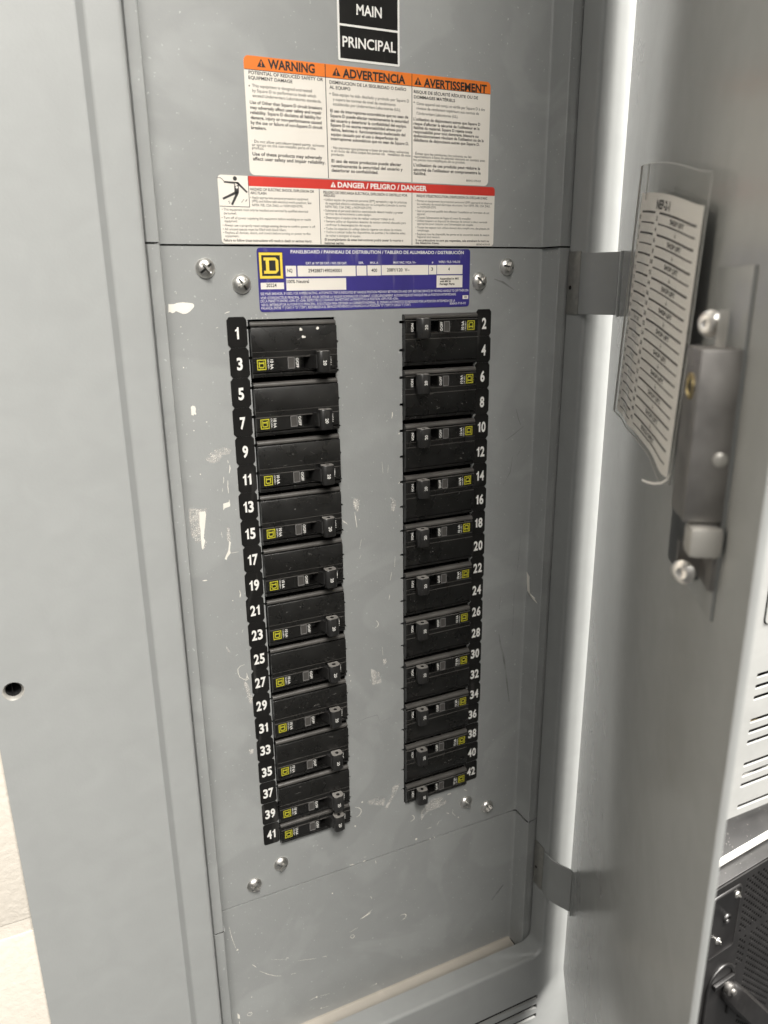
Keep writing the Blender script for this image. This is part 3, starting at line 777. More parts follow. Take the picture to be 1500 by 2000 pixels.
for (x, z, r) in ((-107.8, 39.2, 0.9), (-86, 29.8, -0.6), (86.5, 29.8, 2.3), (109.5, 39.4, 1.8), (-84, -411.6, 2.1), (-106.5, -423.3, 0.7), (86.2, -411.4, 1.2), (108.4, -423.4, 2.6)):
    put_screw(PB, x, -0.3, z, r)

# --- stickers
def sheet(name, x0, x1, z0, z1, r, mat, y0=-0.30):
    return MB().curve([rrect(x0, x1, z0, z1, r, 5)], y0, -0.02).build(name, mat, PB, 0)
def flat(name, mat, parent, fn):
    m_ = MB(); fn(m_); return m_.build(name, mat, parent, 0)
def lines(rows, y=-0.40):
    def fn(m_):
        for t, x0, x1, z, cap, b in rows: letter(m_, t, x0, x1, z, cap, b, y)
    return fn
sg = sheet('main_sign', -17.4, 24.0, 159.3, 199.0, 1.0, 'ink_white')
flat('black_panel', 'tag', sg, lambda m_: rect(m_, -16.1, 22.7, 160.6, 177.9, -0.34))
flat('black_panel', 'tag', sg, lambda m_: rect(m_, -16.1, 22.7, 179.1, 197.7, -0.34))
flat('lettering', 'ink_white', sg, lines([('MAIN', -4.9, 11.9, 184.7, 5.6, 1), ('PRINCIPAL', -14.5, 21.4, 166.9, 5.6, 1)]))
ws = sheet('warning_label', -76.6, 91.5, 92.6, 156.5, 3.0, 'cream')
flat('orange_band', 'orange', ws, lambda m_: m_.add([(x, -0.34, z) for x, z in [(-76.6, 149.3), (91.5, 149.3)]+rrect(-76.6, 91.5, 92.6, 156.5, 3.0, 5)[:12]], [tuple(range(14))]))
def wk(m_):
    lines(WARN_EN+WARN_ES+WARN_FR)(m_)
    for x in (-26.2, 32.6): rect(m_, x-0.22, x+0.22, 92.9, 156.3, -0.38)
    rect(m_, -76.4, 91.4, 149.1, 149.4, -0.37)
    for x, z in BUL: m_.add([(x+0.4*math.cos(t), -0.4, z+0.4*math.sin(t)) for t in [k*math.pi/4 for k in range(8)]], [tuple(range(8))])
flat('lettering', 'ink_black', ws, wk)
for k, (x0, x1, z0, z1) in enumerate(TRI[:3]):
    t = flat('alert_symbol', 'ink_black', ws, lambda m_: m_.add([(x0, -0.38, z0), (x1, -0.38, z0), ((x0+x1)/2, -0.38, z1)], [(0, 1, 2)]))
    flat('exclamation_mark', 'orange', ws, lambda m_: letter_c(m_, '!', (x0+x1)/2, z0+1.8, 2.5, None, 3, -0.44))
ds = sheet('danger_label', -96.5, 97.2, 53.4, 92.0, 2.2, 'cream')
flat('red_band', 'red', ds, lambda m_: m_.add([(x, -0.34, z) for x, z in [(-77.9, 86.4), (97.2, 86.4)]+rrect(-96.5, 97.2, 53.4, 92.0, 2.2, 5)[:6]+[(-77.9, 92.0)]], [tuple(range(9))]))
def dk(m_):
    lines(DANG)(m_)
    for x in (-32.7, 32.6): rect(m_, x-0.2, x+0.2, 53.6, 86.4, -0.38)
    rect(m_, -96.3, -78.0, 74.4, 74.75, -0.38); rect(m_, -78.2, -77.85, 74.4, 91.9, -0.38)
flat('lettering', 'ink_grey', ds, dk)
flat('danger_lettering', 'ink_white', ds, lines(DANG_W))
x0, x1, z0, z1 = TRI[3]
flat('alert_symbol', 'ink_white', ds, lambda m_: m_.add([(x0, -0.38, z0), (x1, -0.38, z0), ((x0+x1)/2, -0.38, z1)], [(0, 1, 2)]))
flat('exclamation_mark', 'red', ds, lambda m_: letter_c(m_, '!', (x0+x1)/2, z0+1.25, 1.7, None, 3, -0.44))
def pict(m_):
    g = lambda p: (-95.9+(p[0]-40)/315*17.7, -0.38, 91.7-(p[1]-20)/325*17)
    m_.add([g((215+22*math.cos(t), 48+24*math.sin(t))) for t in [k*math.pi/8 for k in range(16)]], [tuple(range(16))])
    def bar(a, b, w0, w1):
        d = Vector((b[0]-a[0], b[1]-a[1])).normalized(); q = Vector((-d.y, d.x))
        m_.add([g((a[0]+q.x*w0, a[1]+q.y*w0)), g((b[0]+q.x*w1, b[1]+q.y*w1)), g((b[0]-q.x*w1, b[1]-q.y*w1)), g((a[0]-q.x*w0, a[1]-q.y*w0))], [(0, 1, 2, 3)])
    bar((245, 95), (95, 88), 11, 9); bar((240, 92), (340, 192), 12, 9); bar((228, 85), (225, 200), 26, 24)
    bar((222, 195), (72, 268), 15, 11); bar((238, 190), (165, 330), 15, 11)
    bar((22, 46), (58, 46), 3, 3); bar((58, 46), (82, 62), 3, 3); bar((82, 62), (96, 84), 3, 3)
    for p in ((128, 300), (135, 315), (270, 300), (285, 280), (315, 290), (322, 278)): bar(p, (p[0]+14, p[1]-12), 3, 3)
flat('falling_figure_pictogram', 'ink_grey', ds, pict)
def bolt(m_):
    g = lambda p: (-95.9+(p[0]-40)/315*17.7, -0.42, 91.7-(p[1]-20)/325*17)
    m_.add([g(p) for p in ((205, 92), (245, 112), (225, 122), (246, 138), (228, 160), (214, 140), (226, 134), (204, 116), (218, 110))], [tuple(range(9))])
flat('lightning_mark', 'cream', ds, bolt)
bs = sheet('rating_label', -75.3, 78.4, 12.6, 51.3, 2.2, 'blue')
flat('lettering', 'ink_white', bs, lines(BLUE_W))
for r in BLUE_BOX: flat('data_box', 'cream', bs, lambda m_: rect(m_, r[0], r[1], r[2], r[3], -0.36))
flat('data_lettering', 'ink_black', bs, lines(BLUE_K[:6], -0.42)); flat('date_lettering', 'ink_black', bs, lines(BLUE_K[6:8], -0.42)); flat('origin_lettering', 'ink_black', bs, lines(BLUE_K[8:], -0.42)); flat('code_lettering', 'ink_black', bs, lines([('XX', 74.1, 76.4, 18.6, 1.2, 2)], -0.42))
def eb(m_):
    x0, x1, z0, z1 = BLUE_LOGO
    emblem(lambda P: m_.add([(x0+p[0]*(x1-x0), -0.42, z0+p[1]*(z1-z0)) for p in P], [tuple(range(len(P)))]))
flat('emblem_field', 'ink_black', bs, lambda m_: rect(m_, BLUE_LOGO[0]-0.3, BLUE_LOGO[1]+0.3, BLUE_LOGO[2]-0.3, BLUE_LOGO[3]+0.3, -0.36))
flat('emblem', 'logo', bs, eb)

# --- numbered circuit tags
for k in range(42):
    num = k+1; left = num % 2; row = k//2
    x = (-90.9+0.3*math.sin(row*1.7)+(0.5 if num >= 35 else 0)) if left else (90.9+0.2*math.sin(row*2.1)-(0.8 if num >= 36 else 0))
    z = (0.6 if left else 0.9)-19.05*row
    w2, h2, c = 6.35, 9.5, 1.6
    P = [(x-w2+c, z-h2), (x+w2-c, z-h2), (x+w2, z-h2+c*1.2), (x+w2, z+h2-c*1.2), (x+w2-c, z+h2), (x-w2+c, z+h2), (x-w2, z+h2-c*1.2), (x-w2, z-h2+c*1.2)]
    if num >= 35: P = rrect(x-w2, x+w2, z-h2+0.2, z+h2-0.2, 1.8, 3)
    t = MB().curve([P], -0.35, -0.02).build('circuit_tag', 'tag', PB, 0)
    tag(t, 'black tag with white circuit number %d' % num)
    s = str(num)
    def numeral(m_):
        ws_ = [2.9 if c_ == '1' else 3.75 for c_ in s]; tot = sum(ws_)+0.45*(len(s)-1); xx = x-tot/2+(0.0 if left else 0.5); zc = z-0.5
        for c_, wd in zip(s, ws_):
            if c_ == '1':
                P1 = [(0.42, -0.5), (0.86, -0.5), (0.86, 0.5), (0.55, 0.5), (0.40, 0.36), (0.06, 0.28), (0.06, 0.14), (0.42, 0.20)]
                m_.add([(xx+p[0]*wd, -0.42, zc+p[1]*7.4) for p in P1], [tuple(range(8))])
            else: letter_c(m_, c_, xx+wd/2, zc, 7.4, wd, 2, -0.42)
            xx += wd+0.45
    flat('numeral', 'ink_white', t, numeral)

# --- dried paint marks
sp = MB(); rnd = random.Random(3)
def drop(mb, x, z, r, y=-0.10):
    n = 7; a0 = rnd.random()*6
    mb.add([(x+r*(0.7+0.6*rnd.random())*math.cos(a0+2*math.pi*k/n), y, z+r*(0.7+0.6*rnd.random())*math.sin(a0+2*math.pi*k/n)) for k in range(n)], [tuple(range(n))])
def inside(p, poly):
    c = False; j = len(poly)-1
    for i in range(len(poly)):
        a, b = poly[i], poly[j]
        if (a[1] > p[1]) != (b[1] > p[1]) and p[0] < (b[0]-a[0])*(p[1]-a[1])/(b[1]-a[1])+a[0]: c = not c
        j = i
    return c
for kd, w_, P in SPLAT:
    if kd == 'b': drop(sp, P[0][0], P[0][1], w_)
    elif kd == 'p': sp.curve([P], -0.14, -0.02)
    elif kd == 's':
        Q = []
        for a, b in zip(P[:-1], P[1:]):
            n = max(1, int(math.hypot(b[0]-a[0], b[1]-a[1])/0.8))
            Q += [(a[0]+(b[0]-a[0])*i/n, a[1]+(b[1]-a[1])*i/n) for i in range(n)]
        Q.append(P[-1]); L_ = []; R_ = []
        for i, q in enumerate(Q):
            a, b = Q[max(i-1, 0)], Q[min(i+1, len(Q)-1)]; d = math.hypot(b[0]-a[0], b[1]-a[1]) or 1
            nx, nz = -(b[1]-a[1])/d, (b[0]-a[0])/d; t = i/max(1, len(Q)-1)
            ww = w_*0.5*(0.55+0.6*rnd.random())*(0.45+0.55*math.sin(math.pi*min(max(t, .06), .94)))
            L_.append((q[0]+nx*ww, -0.12, q[1]+nz*ww)); R_.append((q[0]-nx*ww, -0.12, q[1]-nz*ww))
        sp.strip([L_, R_], False)
    else:
        xs = [p[0] for p in P]; zs = [p[1] for p in P]; n = 0; g = 0
        while n < w_ and g < 4000:
            g += 1; p = (rnd.uniform(min(xs), max(xs)), rnd.uniform(min(zs), max(zs)))
            if inside(p, P): drop(sp, p[0], p[1], rnd.uniform(0.08, 0.26)); n += 1
sc_ = MB()
for kd, w_, P in SPLAT:
    if kd == 'c':
        cx_ = sum(p[0] for p in P)/len(P); cz_ = sum(p[1] for p in P)/len(P)
        Q = []
        for i in range(len(P)):
            a_, b_ = P[i], P[(i+1) % len(P)]
            for t_ in (0, 0.33, 0.66):
                j_ = 1.05+0.12*math.sin(i*3.1+t_*9); q_ = (a_[0]+(b_[0]-a_[0])*t_, a_[1]+(b_[1]-a_[1])*t_)
                Q.append((cx_+(q_[0]-cx_)*j_, cz_+(q_[1]-cz_)*j_))
        sc_.curve([Q], -0.06, -0.02)
gr_ = MB()
for kd, w_, P in GRIME:
    if kd == 's':
        L_ = []; R_ = []
        for i, q in enumerate(P):
            a_, b_ = P[max(i-1, 0)], P[min(i+1, len(P)-1)]; d = math.hypot(b_[0]-a_[0], b_[1]-a_[1]) or 1
            ww = w_*0.5*(0.4 if i in (0, len(P)-1) else 1)
            L_.append((q[0]-(b_[1]-a_[1])/d*ww, -0.05, q[1]+(b_[0]-a_[0])/d*ww)); R_.append((q[0]+(b_[1]-a_[1])/d*ww, -0.05, q[1]-(b_[0]-a_[0])/d*ww))
        gr_.strip([L_, R_], False)
tag(gr_.build('grime_marks', 'grime', PB, 0), 'dark grime and scratches on the grey paint', kind='stuff')
tag(sc_.build('scuff_marks', 'scuff', PB, 0), 'chalky scuffs on the grey paint', kind='stuff')
tag(sp.build('paint_spatter', 'splat', PB, 0), 'spots and strokes of dried white paint', kind='stuff')
pb = MB(); q = [(-2.5, -203.3), (-3.2, -212), (-4.6, -219.5), (-9, -221.6), (-15.5, -223)]
pb.strip([[(139.3, y-2.3, z-1.2) for y, z in q], [(139.3, y+1.9, z+1.7) for y, z in q], [(139.95, y+2.3, z+2.0) for y, z in q]], False); pb.build('paint_drip', 'splat', PB, 0)

# --- hinges
def hinge(z0, z1, low=0):
    h = MB()
    a = [(148.9, -33.0), (147.8, -36.5), (147.0, -41.0), (147.2, -46.0), (148.6, -51.0), (150.8, -56.0), (153.4, -61.0), (155.2, -64.9)]
    b = [(x+0.3+0.9*(i > 0), y+0.6) for i, (x, y) in enumerate(a)]
    h.prism(a+b[::-1], z0, z1, 'z')
    o = h.build('hinge', 'paint', PB, 40)
    p = MB(); p.box(148.2, 148.9, -33.6, -20.8, z0-0.5, z1+1.5, 0.2); p.build('hinge_plate', 'galv', o)
    q = MB(); q.lathe([(1.5, 0), (0.01, 0)], (148.12, -24.2, z0+18), (-1, 0, 0), 14); q.build('rivet_hole', 'void', o)
    t = MB(); t.box(24-2*low, 29-4*low, 0.1, 1.6, z0-0.8, z1+0.4, 0.3); t.map(dw); t.build('hinge_tab', 'paint', o)
HX, HY = 168.2, -48.2; DA = math.radians(-33)
DX, DY = math.sin(DA), -math.cos(DA)
def dw(s, d, z): return (HX+DX*s+DY*d, HY+DY*s-DX*d, z)
hinge(6.6, 47.6); hinge(-504, -460, 1)

# --- door, standing open at about 57 degrees
door = MB().box(0, 336, -3.2, 0, -592, 538, 0.9).map(dw).build('door', 'door', PB, 40)
def dpart(mb, name, mat, smooth=40): return mb.map(dw).build(name, mat, door, smooth)
dpart(MB().box(262, 303.5, 0.0, 1.3, -90, 34, 0.2), 'lock_plate', 'door')
lc = MB().box(284, 304, 1.3, 14.4, -52, 7.6, 0.45); dpart(lc, 'lock_case', 'steel')
hb = MB(); hb.lathe([(4.6, 0), (4.6, 0.7), (3.6, 0.9), (3.2, 0.2)], (294.5, 14.3, -5.5), (0, 1, 0), 24); dpart(hb, 'key_collar', 'brass')
hk = MB(); hk.lathe([(3.3, 0), (0.01, 0.05)], (294.5, 14.5, -5.5), (0, 1, 0), 20); dpart(hk, 'key_hole', 'void')
rv = MB(); rv.lathe([(2.6, 0), (2.5, 0.6), (1.6, 1.1), (0.01, 1.2)], (303.9, 4.6, -29.4), (1, 0, 0), 20); dpart(rv, 'rivet', 'zinc')
dpart(MB().box(297, 308, 0.8, 12.4, -64.5, -53.2, 2.4), 'latch_bolt', 'zinc')
lb = MB(); lb.prism([(268, 1.3), (304, 1.3), (304, 3.0), (290, 3.0), (290, 11.5), (288, 11.5), (288, 3.0), (268, 3.0)], -78, -64, 'z'); dpart(lb, 'latch_bracket', 'steel')
s1 = MB(); s1.lathe([(4.4, 0), (4.6, 0.8), (3.4, 1.9), (2.2, 2.3), (1.2, 1.7), (0.01, 1.6)], (294, 9.6, -74.5), (0.8, 0.6, 0), 20); dpart(s1, 'bracket_screw', 'screw')
s2 = MB(); s2.lathe([(4.3, 0), (4.8, 0.5), (4.4, 1.1), (3.5, 1.6), (3.1, 2.6), (1.9, 3.0), (1.2, 2.4), (0.01, 2.3)], (286, 8.0, 15.0), (0.7, 0.71, 0), 12); dpart(s2, 'lock_screw', 'screw')
tb_ = MB(); tb_.strip([[(292+1.5*math.sin(t*2.2), d_, 6+14*t) for t in [i/8 for i in range(9)]] for d_ in (4.2, 7.6)], False); dpart(tb_, 'lock_tab', 'zinc')
dpart(MB().box(258, 284, 1.4, 7.6, -82, -50, 0.8), 'latch_arm', 'dark_steel')

# ================================================================== CIRCUIT BREAKERS
FACE = -4.8
def profile(double, slot):
    d = 0 if double else -9.525
    top = [(18.5, 13), (18.5, -1.2), (18.35, -2.4), (17.9, -3.5), (17.2, -4.2), (16.4, -4.5), (15.7, -4.3), (15.25, -3.6), (15.1, -2.9), (14.85, -2.9), (14.7, -4.3), (14.3, FACE)]
    if slot: top += [(13.7, FACE), (13.7, 4), (6.3, 4), (6.3, FACE)]
    top += [(5.8, FACE), (5.6, FACE+0.5), (5.3, FACE+0.5), (5.15, FACE+0.15)]
    if double:
        bot = [(2.1, FACE+0.15), (1.95, FACE+0.5), (1.65, FACE+0.5), (1.5, FACE), (-12.9, FACE), (-13.4, FACE+0.4), (-13.6, -3.1), (-14.0, -3.1), (-14.4, -3.7), (-15.4, -3.8), (-16.3, -3.3), (-16.9, -2.0), (-17.1, 0), (-17.1, 13)]
    else:
        bot = [(3.0, FACE+0.2), (2.5, FACE+0.6), (2.3, -3.2), (1.9, -3.2), (1.6, -3.5), (1.1, -3.0), (0.8, -1.6), (0.7, 0), (0.7, 13)]
    return [(y, z+d) for z, y in top+bot]
def radial(poly, cx, cy, n=20):
    out = []
    for k in range(n):
        t = 2*math.pi*k/n; dx, dy = math.cos(t), math.sin(t); best = 0
        for a, b in zip(poly, poly[1:]+poly[:1]):
            ex, ey = b[0]-a[0], b[1]-a[1]; det = dx*(-ey)+dy*ex
            if abs(det) < 1e-9: continue
            r = ((a[0]-cx)*(-ey)+(a[1]-cy)*ex)/det; u = (dx*(a[1]-cy)-dy*(a[0]-cx))/det
            if r > 0 and -1e-6 <= u <= 1+1e-6: best = max(best, r)
        out.append((cx+dx*best, cy+dy*best))
    return out
def make_breaker(double, flip):
    d = 0 if double else -9.525
    root = bpy.data.objects.new('circuit_breaker', None); COL.objects.link(root); root.empty_display_size = 0.02
    BASE[root.name] = (0, 0, 0)
    b = MB()
    p0, p1 = profile(double, False), profile(double, True)
    for a, c in ((-28.9, -22.2), (-2.9, 28.9)): b.prism(p0, a, c, 'x')
    b.prism(p1, -22.2, -2.9, 'x', caps=False)
    b.box(-28.6, 28.6, 4.2, 13, (5.3+d) if double else 0.7+d, 14+d)
    zr = 15.05+d; zq = -13.9 if double else -6.9
    b.m = [1 if ((max(b.v[i][2] for i in f) < zq) if flip else (min(b.v[i][2] for i in f) > zr)) and max(b.v[i][1] for i in f) < 0 else 0 for f in b.f]  # lightened tone only on the ridge that ends up facing upwards
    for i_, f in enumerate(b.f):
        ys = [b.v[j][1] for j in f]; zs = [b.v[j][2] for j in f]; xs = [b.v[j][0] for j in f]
        if max(xs)-min(xs) > 3 and min(ys) > FACE-0.01 and max(ys) < FACE+0.65 and 0.02 < max(zs)-min(zs) < 0.45: b.m[i_] = 1  # thin pale groove lines: dust and painted edge highlight
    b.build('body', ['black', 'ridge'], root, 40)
    h = MB(); cx, cy = -17.2, -9.3
    P = radial([(-21.6, -5.6), (-21.9, -10.2), (-21.2, -11.9), (-19.6, -12.9), (-15.0, -13.2), (-13.2, -12.6), (-12.6, -11.2), (-12.9, -5.6)], cx, cy, 24)
    sc = lambda k: [(cx+(x-cx)*k, cy+(y-cy)*k) for x, y in P]
    zb, zt = 2.6+d, 16.0+d
    hole_ = [(cx+1.4*math.cos(2*math.pi*k/24), cy+1.4*math.sin(2*math.pi*k/24)) for k in range(24)]
    rg = [[(x, y, zt-4) for x, y in hole_], [(x, y, zt) for x, y in hole_], [(x, y, zt) for x, y in sc(0.93)], [(x, y, zt-0.5) for x, y in P],
          [(x, y, zb+0.5) for x, y in P], [(x, y, zb) for x, y in sc(0.93)], [(x, y, zb) for x, y in hole_], [(x, y, zb+4) for x, y in hole_]]
    h.strip(rg)
    h.add([(x, y, zt-4) for x, y in hole_], [tuple(range(24))])
    h.prism([(-14.5, -11.0), (-12.0, -10.0), (-9.6, -4.0), (-8.6, 3.0), (-15, 3.0), (-16, -4.5)], 5.0+d, 13.6+d, 'z')
    for x in (-20.9, -20.2): h.box(x, x+0.25, -12.75, -12.4, zb+0.4, zt-0.4)
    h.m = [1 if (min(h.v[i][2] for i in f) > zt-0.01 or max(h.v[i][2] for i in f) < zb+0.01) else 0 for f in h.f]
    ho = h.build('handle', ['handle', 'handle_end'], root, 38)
    t = MB(); letter_c(t, '20', -16.9, 10.0+d, 2.3, 3.3, 1, -13.28, rot=True); t.build('rating_number', 'ink_white', ho, 0)
    wf = MB(); wf.curve([rrect(1.1, 5.9, 5.9+d, 13.3+d, 0.5, 2), rrect(1.6, 5.4, 6.4+d, 12.8+d, 0.3, 2)], FACE-0.45, FACE+0.1); wfo = wf.build('trip_window', 'window_frame', root, 0)
    wp = MB(); rect(wp, 1.5, 5.5, 6.3+d, 12.9+d, FACE-0.12); wp.build('pane', 'window', wfo, 0)
    tx = MB(); y = FACE-0.06
    letter_c(tx, 'I/ON', -23.6, 9.7+d, 1.9, 5.4, 1, y, rot=True); letter_c(tx, 'O/OFF', -0.7, 9.7+d, 1.9, 6.2, 1, y, rot=True)
    tx.build('switch_lettering', 'ink_white', root, 0); tx = MB()
    letter_c(tx, '10 kA', 16.5, 9.9+d, 2.0, 6.2, 1, y, rot=True); letter_c(tx, '120/240V~', 18.8, 9.8+d, 1.15, 6.6, 0, y, rot=True)
    tx.build('rating_lettering', 'ink_white', root, 0)
    em = MB(); x0, x1, z0, z1 = 20.3, 26.3, 6.6+d, 13.2+d
    emblem(lambda Q: em.add([(x1-p[1]*(x1-x0), y, z0+p[0]*(z1-z0)) for p in Q], [tuple(range(len(Q)))]))
    em.build('emblem', 'logo_small', root, 0)
    ln = MB()
    for xx in (8.2, 14.6): rect(ln, xx, xx+0.12, 6.2+d, 13.4+d, y)
    for xx in (-28.2,): ln.box(xx, xx+0.4, FACE-0.3, FACE+0.2, 6.2+d, 13.6+d)
    ln.build('mould_line', 'handle', root, 0)
    return root
protoD, protoS, protoDL, protoSL = make_breaker(True, False), make_breaker(False, False), make_breaker(True, True), make_breaker(False, True)
ALL = []; used = set(); rb = random.Random(5)
def place(proto, x, z, rot, label):
    o = proto if proto.name not in used else copy_tree(proto)
    used.add(proto.name)
    o.location = (x*MM+rb.uniform(-.0002, .0002), rb.uniform(-.0004, .0004), (z+Z0)*MM+rb.uniform(-.0002, .0002)); o.rotation_euler = (rb.uniform(-.012, .012), (math.pi if rot else 0)+rb.uniform(-.003, .003), rb.uniform(-.006, .006))
    tag(o, label, 'circuit breaker', 'circuit breakers in two columns'); return o
ZT = 8.85
ORD = ('topmost', 'second from the top', 'third from the top', 'fourth from the top', 'fifth from the top', 'sixth from the top', 'seventh from the top', 'eighth from the top', 'ninth from the top', 'last double one')
for k in range(10):
    zc = ZT-19.05-38.1*k
    a = 1+4*k
    bL = place(protoDL, -54.3, zc, True, 'double-width breaker, %s of the left column, beside tags %d and %d' % (ORD[k], a, a+2))
    if k == 0: first = bL
    ALL.append(bL)
    bR = place(protoD, 54.4, zc, False, 'double-width breaker, %s of the right column, beside tags %d and %d' % (ORD[k], a+1, a+3)); ALL.append(bR)
place(protoSL, -54.3, ZT-381-9.525, True, 'narrow black single circuit breaker beside tag 41, lowest of the left column')
place(protoS, 54.4, ZT-381-9.525, False, 'narrow black single circuit breaker beside tag 42, lowest of the right column')
ch = MB(); 
for X, Z, r in ((-50.5, 1.2, 0.9), (-38.6, 1.5, 1.1), (-48.9, -3.6, 0.85), (-49.6, 1.0, 0.6), (-47.8, -3.7, 0.6)):
    drop(ch, -(X+54.3), -(Z-(ZT-19.05)), r, FACE-0.08)
ch.build('paint_chip', 'splat', first, 0)
rs_ = random.Random(21)
for o in ALL:
    sm_ = MB()
    for j in range(rs_.randint(3, 9)):
        x_, z_ = rs_.uniform(-26, 26), rs_.uniform(-12, 1)
        if rs_.random() < 0.3:
            L_ = rs_.uniform(1, 4); an = rs_.uniform(-0.6, 0.6)
            sm_.add([(x_, FACE-0.05, z_), (x_+L_*math.cos(an), FACE-0.05, z_+L_*math.sin(an)), (x_+L_*math.cos(an), FACE-0.05, z_+L_*math.sin(an)+0.12), (x_, FACE-0.05, z_+0.16)], [(0, 1, 2, 3)])
        else: drop(sm_, x_, z_, rs_.uniform(0.1, 0.28), FACE-0.05)
    tag(sm_.build('scuff_marks', 'dust', o, 0), kind='stuff')

# ================================================================== CIRCUIT DIRECTORY in a clear sleeve hanging on the door
DS = thing('circuit_directory', dw(168, 4, -60), 'clear plastic sleeve with a printed circuit directory card hanging inside the open door', 'directory')
def patch(a, b, lift=0.0):
    """a: left to right, b: top to bottom over the whole sleeve"""
    TL, TR, BL, BR = (104.0, 5.0, 89.4), (256.5, 5.0, 67.2), (80.0, 6.0, -49.2), (255.5, 8.6, -50.0)
    p = [(TL[i]*(1-a)+TR[i]*a)*(1-b)+(BL[i]*(1-a)+BR[i]*a)*b for i in range(3)]
    p[2] += 2.2*math.sin(math.pi*min(1, a*1.15))*(1-b)
    p[2] -= 5.0*b**22*math.exp(-((a-0.88)/0.10)**2)
    w_ = math.exp(-((a-0.33)/0.09)**2)*(0.2+0.8*b)*0.75-math.exp(-((a-0.17)/0.08)**2)*0.5*(0.3+b)
    return dw(p[0], p[1]+w_+lift, p[2])
fl = MB().grid(lambda a, b: patch(a, b, 0.7), 28, 28); fl.build('sleeve', 'film', DS, 60)
fe = MB()
fe.tube([patch(0, b/20, 0.5) for b in range(21)], 0.42, 6); fe.tube([patch(a/20, 0, 0.5) for a in range(21)], 0.30, 6)
fe.tube([patch(a/20, 1, 0.5) for a in range(21)], 0.35, 6); fe.tube([patch(1, b/20, 0.5) for b in range(21)], 0.28, 6)
fe.tube([patch(0.035, b/20, 0.9) for b in range(21)], 0.28, 6); fe.tube([patch(0.16, b/40, 0.9) for b in range(6)], 0.3, 6)
fe.build('sleeve_edge', 'film_edge', DS, 60)
CA0, CA1, CB0, CB1 = 0.05, 0.955, 0.10, 0.985
def card(a, b, lift=0.0): return patch(CA0+(CA1-CA0)*a, CB0+(CB1-CB0)*b, lift)
cdm = MB().grid(lambda a, b: card(a, b), 24, 24); cdo = cdm.build('card', 'paper', DS, 60)
ln = MB()
def cline(a0, a1, b, w_):
    n = 10
    ln.strip([[card(a0+(a1-a0)*i/n, b-w_/2, 0.12) for i in range(n+1)], [card(a0+(a1-a0)*i/n, b+w_/2, 0.12) for i in range(n+1)]], False)
def ctext(s, ac, bc, h, wd, bold=1):
    V, F, asp = glyphs(s, bold)
    ln.add([card(ac+(x-0.5)*wd, bc-(y-0.5)*h, 0.14) for x, y in V], F)
R0, RH = 0.075, 0.0425
for r in range(22):
    b = R0+RH*r; th = 0.0085 if r % 2 == 0 else 0.006
    cline(0.06, 0.335, b, th); cline(0.405, 0.945, b, th)
    if r < 21:
        ctext(str(2*r+2), 0.372, b+RH*0.5, 0.017, 0.022 if r < 4 else 0.035)
        ctext(str(2*r+1), 0.030, b+RH*0.5, 0.017, 0.020 if r < 5 else 0.034)
        if r == 20:
            ctext('SPACE ONLY', 0.66, b+RH*0.5, 0.020, 0.22)
        elif r % 2 == 0: ctext('SHOP LIFT', 0.69, b+RH*0.5, 0.020, 0.20)
        else: ctext('↓', 0.69, b+RH*0.5, 0.020, 0.02)
        if r > 8 and r < 20: ctext('SHOP LIFT' if r % 2 == 0 else '↓', 0.20, b+RH*0.5, 0.017, 0.13 if r % 2 == 0 else 0.012, 0)
        if r == 20: ctext('SPACE ONLY', 0.20, b+RH*0.5, 0.017, 0.15, 0)
ctext('NEP-2-1', 0.45, 0.042, 0.034, 0.22, 2)
ln.build('print', 'ink_grey', cdo, 0)
cu = MB(); cen = [(254, 8.5, -46), (253, 9.6, -49.6), (250, 11.2, -52.0), (245, 13.0, -53.6), (239, 14.5, -54.6), (232, 15.5, -55.4)]
cu.strip([[dw(s, d, z+0.5) for s, d, z in cen], [dw(s, d, z-0.5) for s, d, z in cen]], False)
cu.build('curled_strip', 'paper', DS, 60)

# ================================================================== NEIGHBOURING EQUIPMENT beyond the door
LC = thing('louvered_cabinet', (583, -36, -503), 'bright grey louvered equipment cabinet on the wall beyond the open door', 'cabinet')
sl = []
for g0 in (-287.5, -338.0, -388.6, -439.3, -490.0)[1:]:
    for k in range(3):
        zt = g0-12.4*k
        if zt-5 > -500: sl.append(rrect(388.3, 780, zt-5.2, zt, 1.2, 2))
fp = MB().curve([[(277, -503), (890, -503), (890, 655), (277, 655)]]+sl, -40, -38.5)
fp.box(277, 278.5, -38.5, -36.2, -503, 655); fp.box(888.5, 890, -38.5, -36.2, -503, 655); fp.box(278.5, 888.5, -38.5, -36.2, -503, -501.5)
fp.build('front', 'lightgrey', LC, 30)
lv = MB()
for s in sl:
    zb_ = min(p[1] for p in s)
    lv.add([(389, -39.9, zb_+0.05), (779, -39.9, zb_+0.05), (779, -38.1, zb_+0.4), (389, -38.1, zb_+0.4)], [(0, 1, 2, 3)])
lv.build('louver', 'lightgrey', LC, 0)
ib = MB(); ib.add([(282, -36.2, -498), (884, -36.2, -498), (884, -36.2, 651), (282, -36.2, 651), (282, 110, -498), (884, 110, -498), (884, 110, 651), (282, 110, 651)],
                  [(4, 5, 6, 7), (0, 1, 5, 4), (2, 3, 7, 6), (0, 4, 7, 3), (1, 2, 6, 5)])
ib.build('interior', 'void', LC, 0)
MB().curve([rrect(386.5, 780, -284.5, 400, 5, 5)], -41.6, -40.25).build('access_plate', 'lightgrey', LC, 30)
gp = MB().curve([rrect(385.6, 781, -285.4, 401, 5.8, 5), rrect(386.8, 779.8, -284.2, 399.8, 4.6, 5)], -40.22, -40.05); gp.build('plate_gap', 'void', LC, 0)
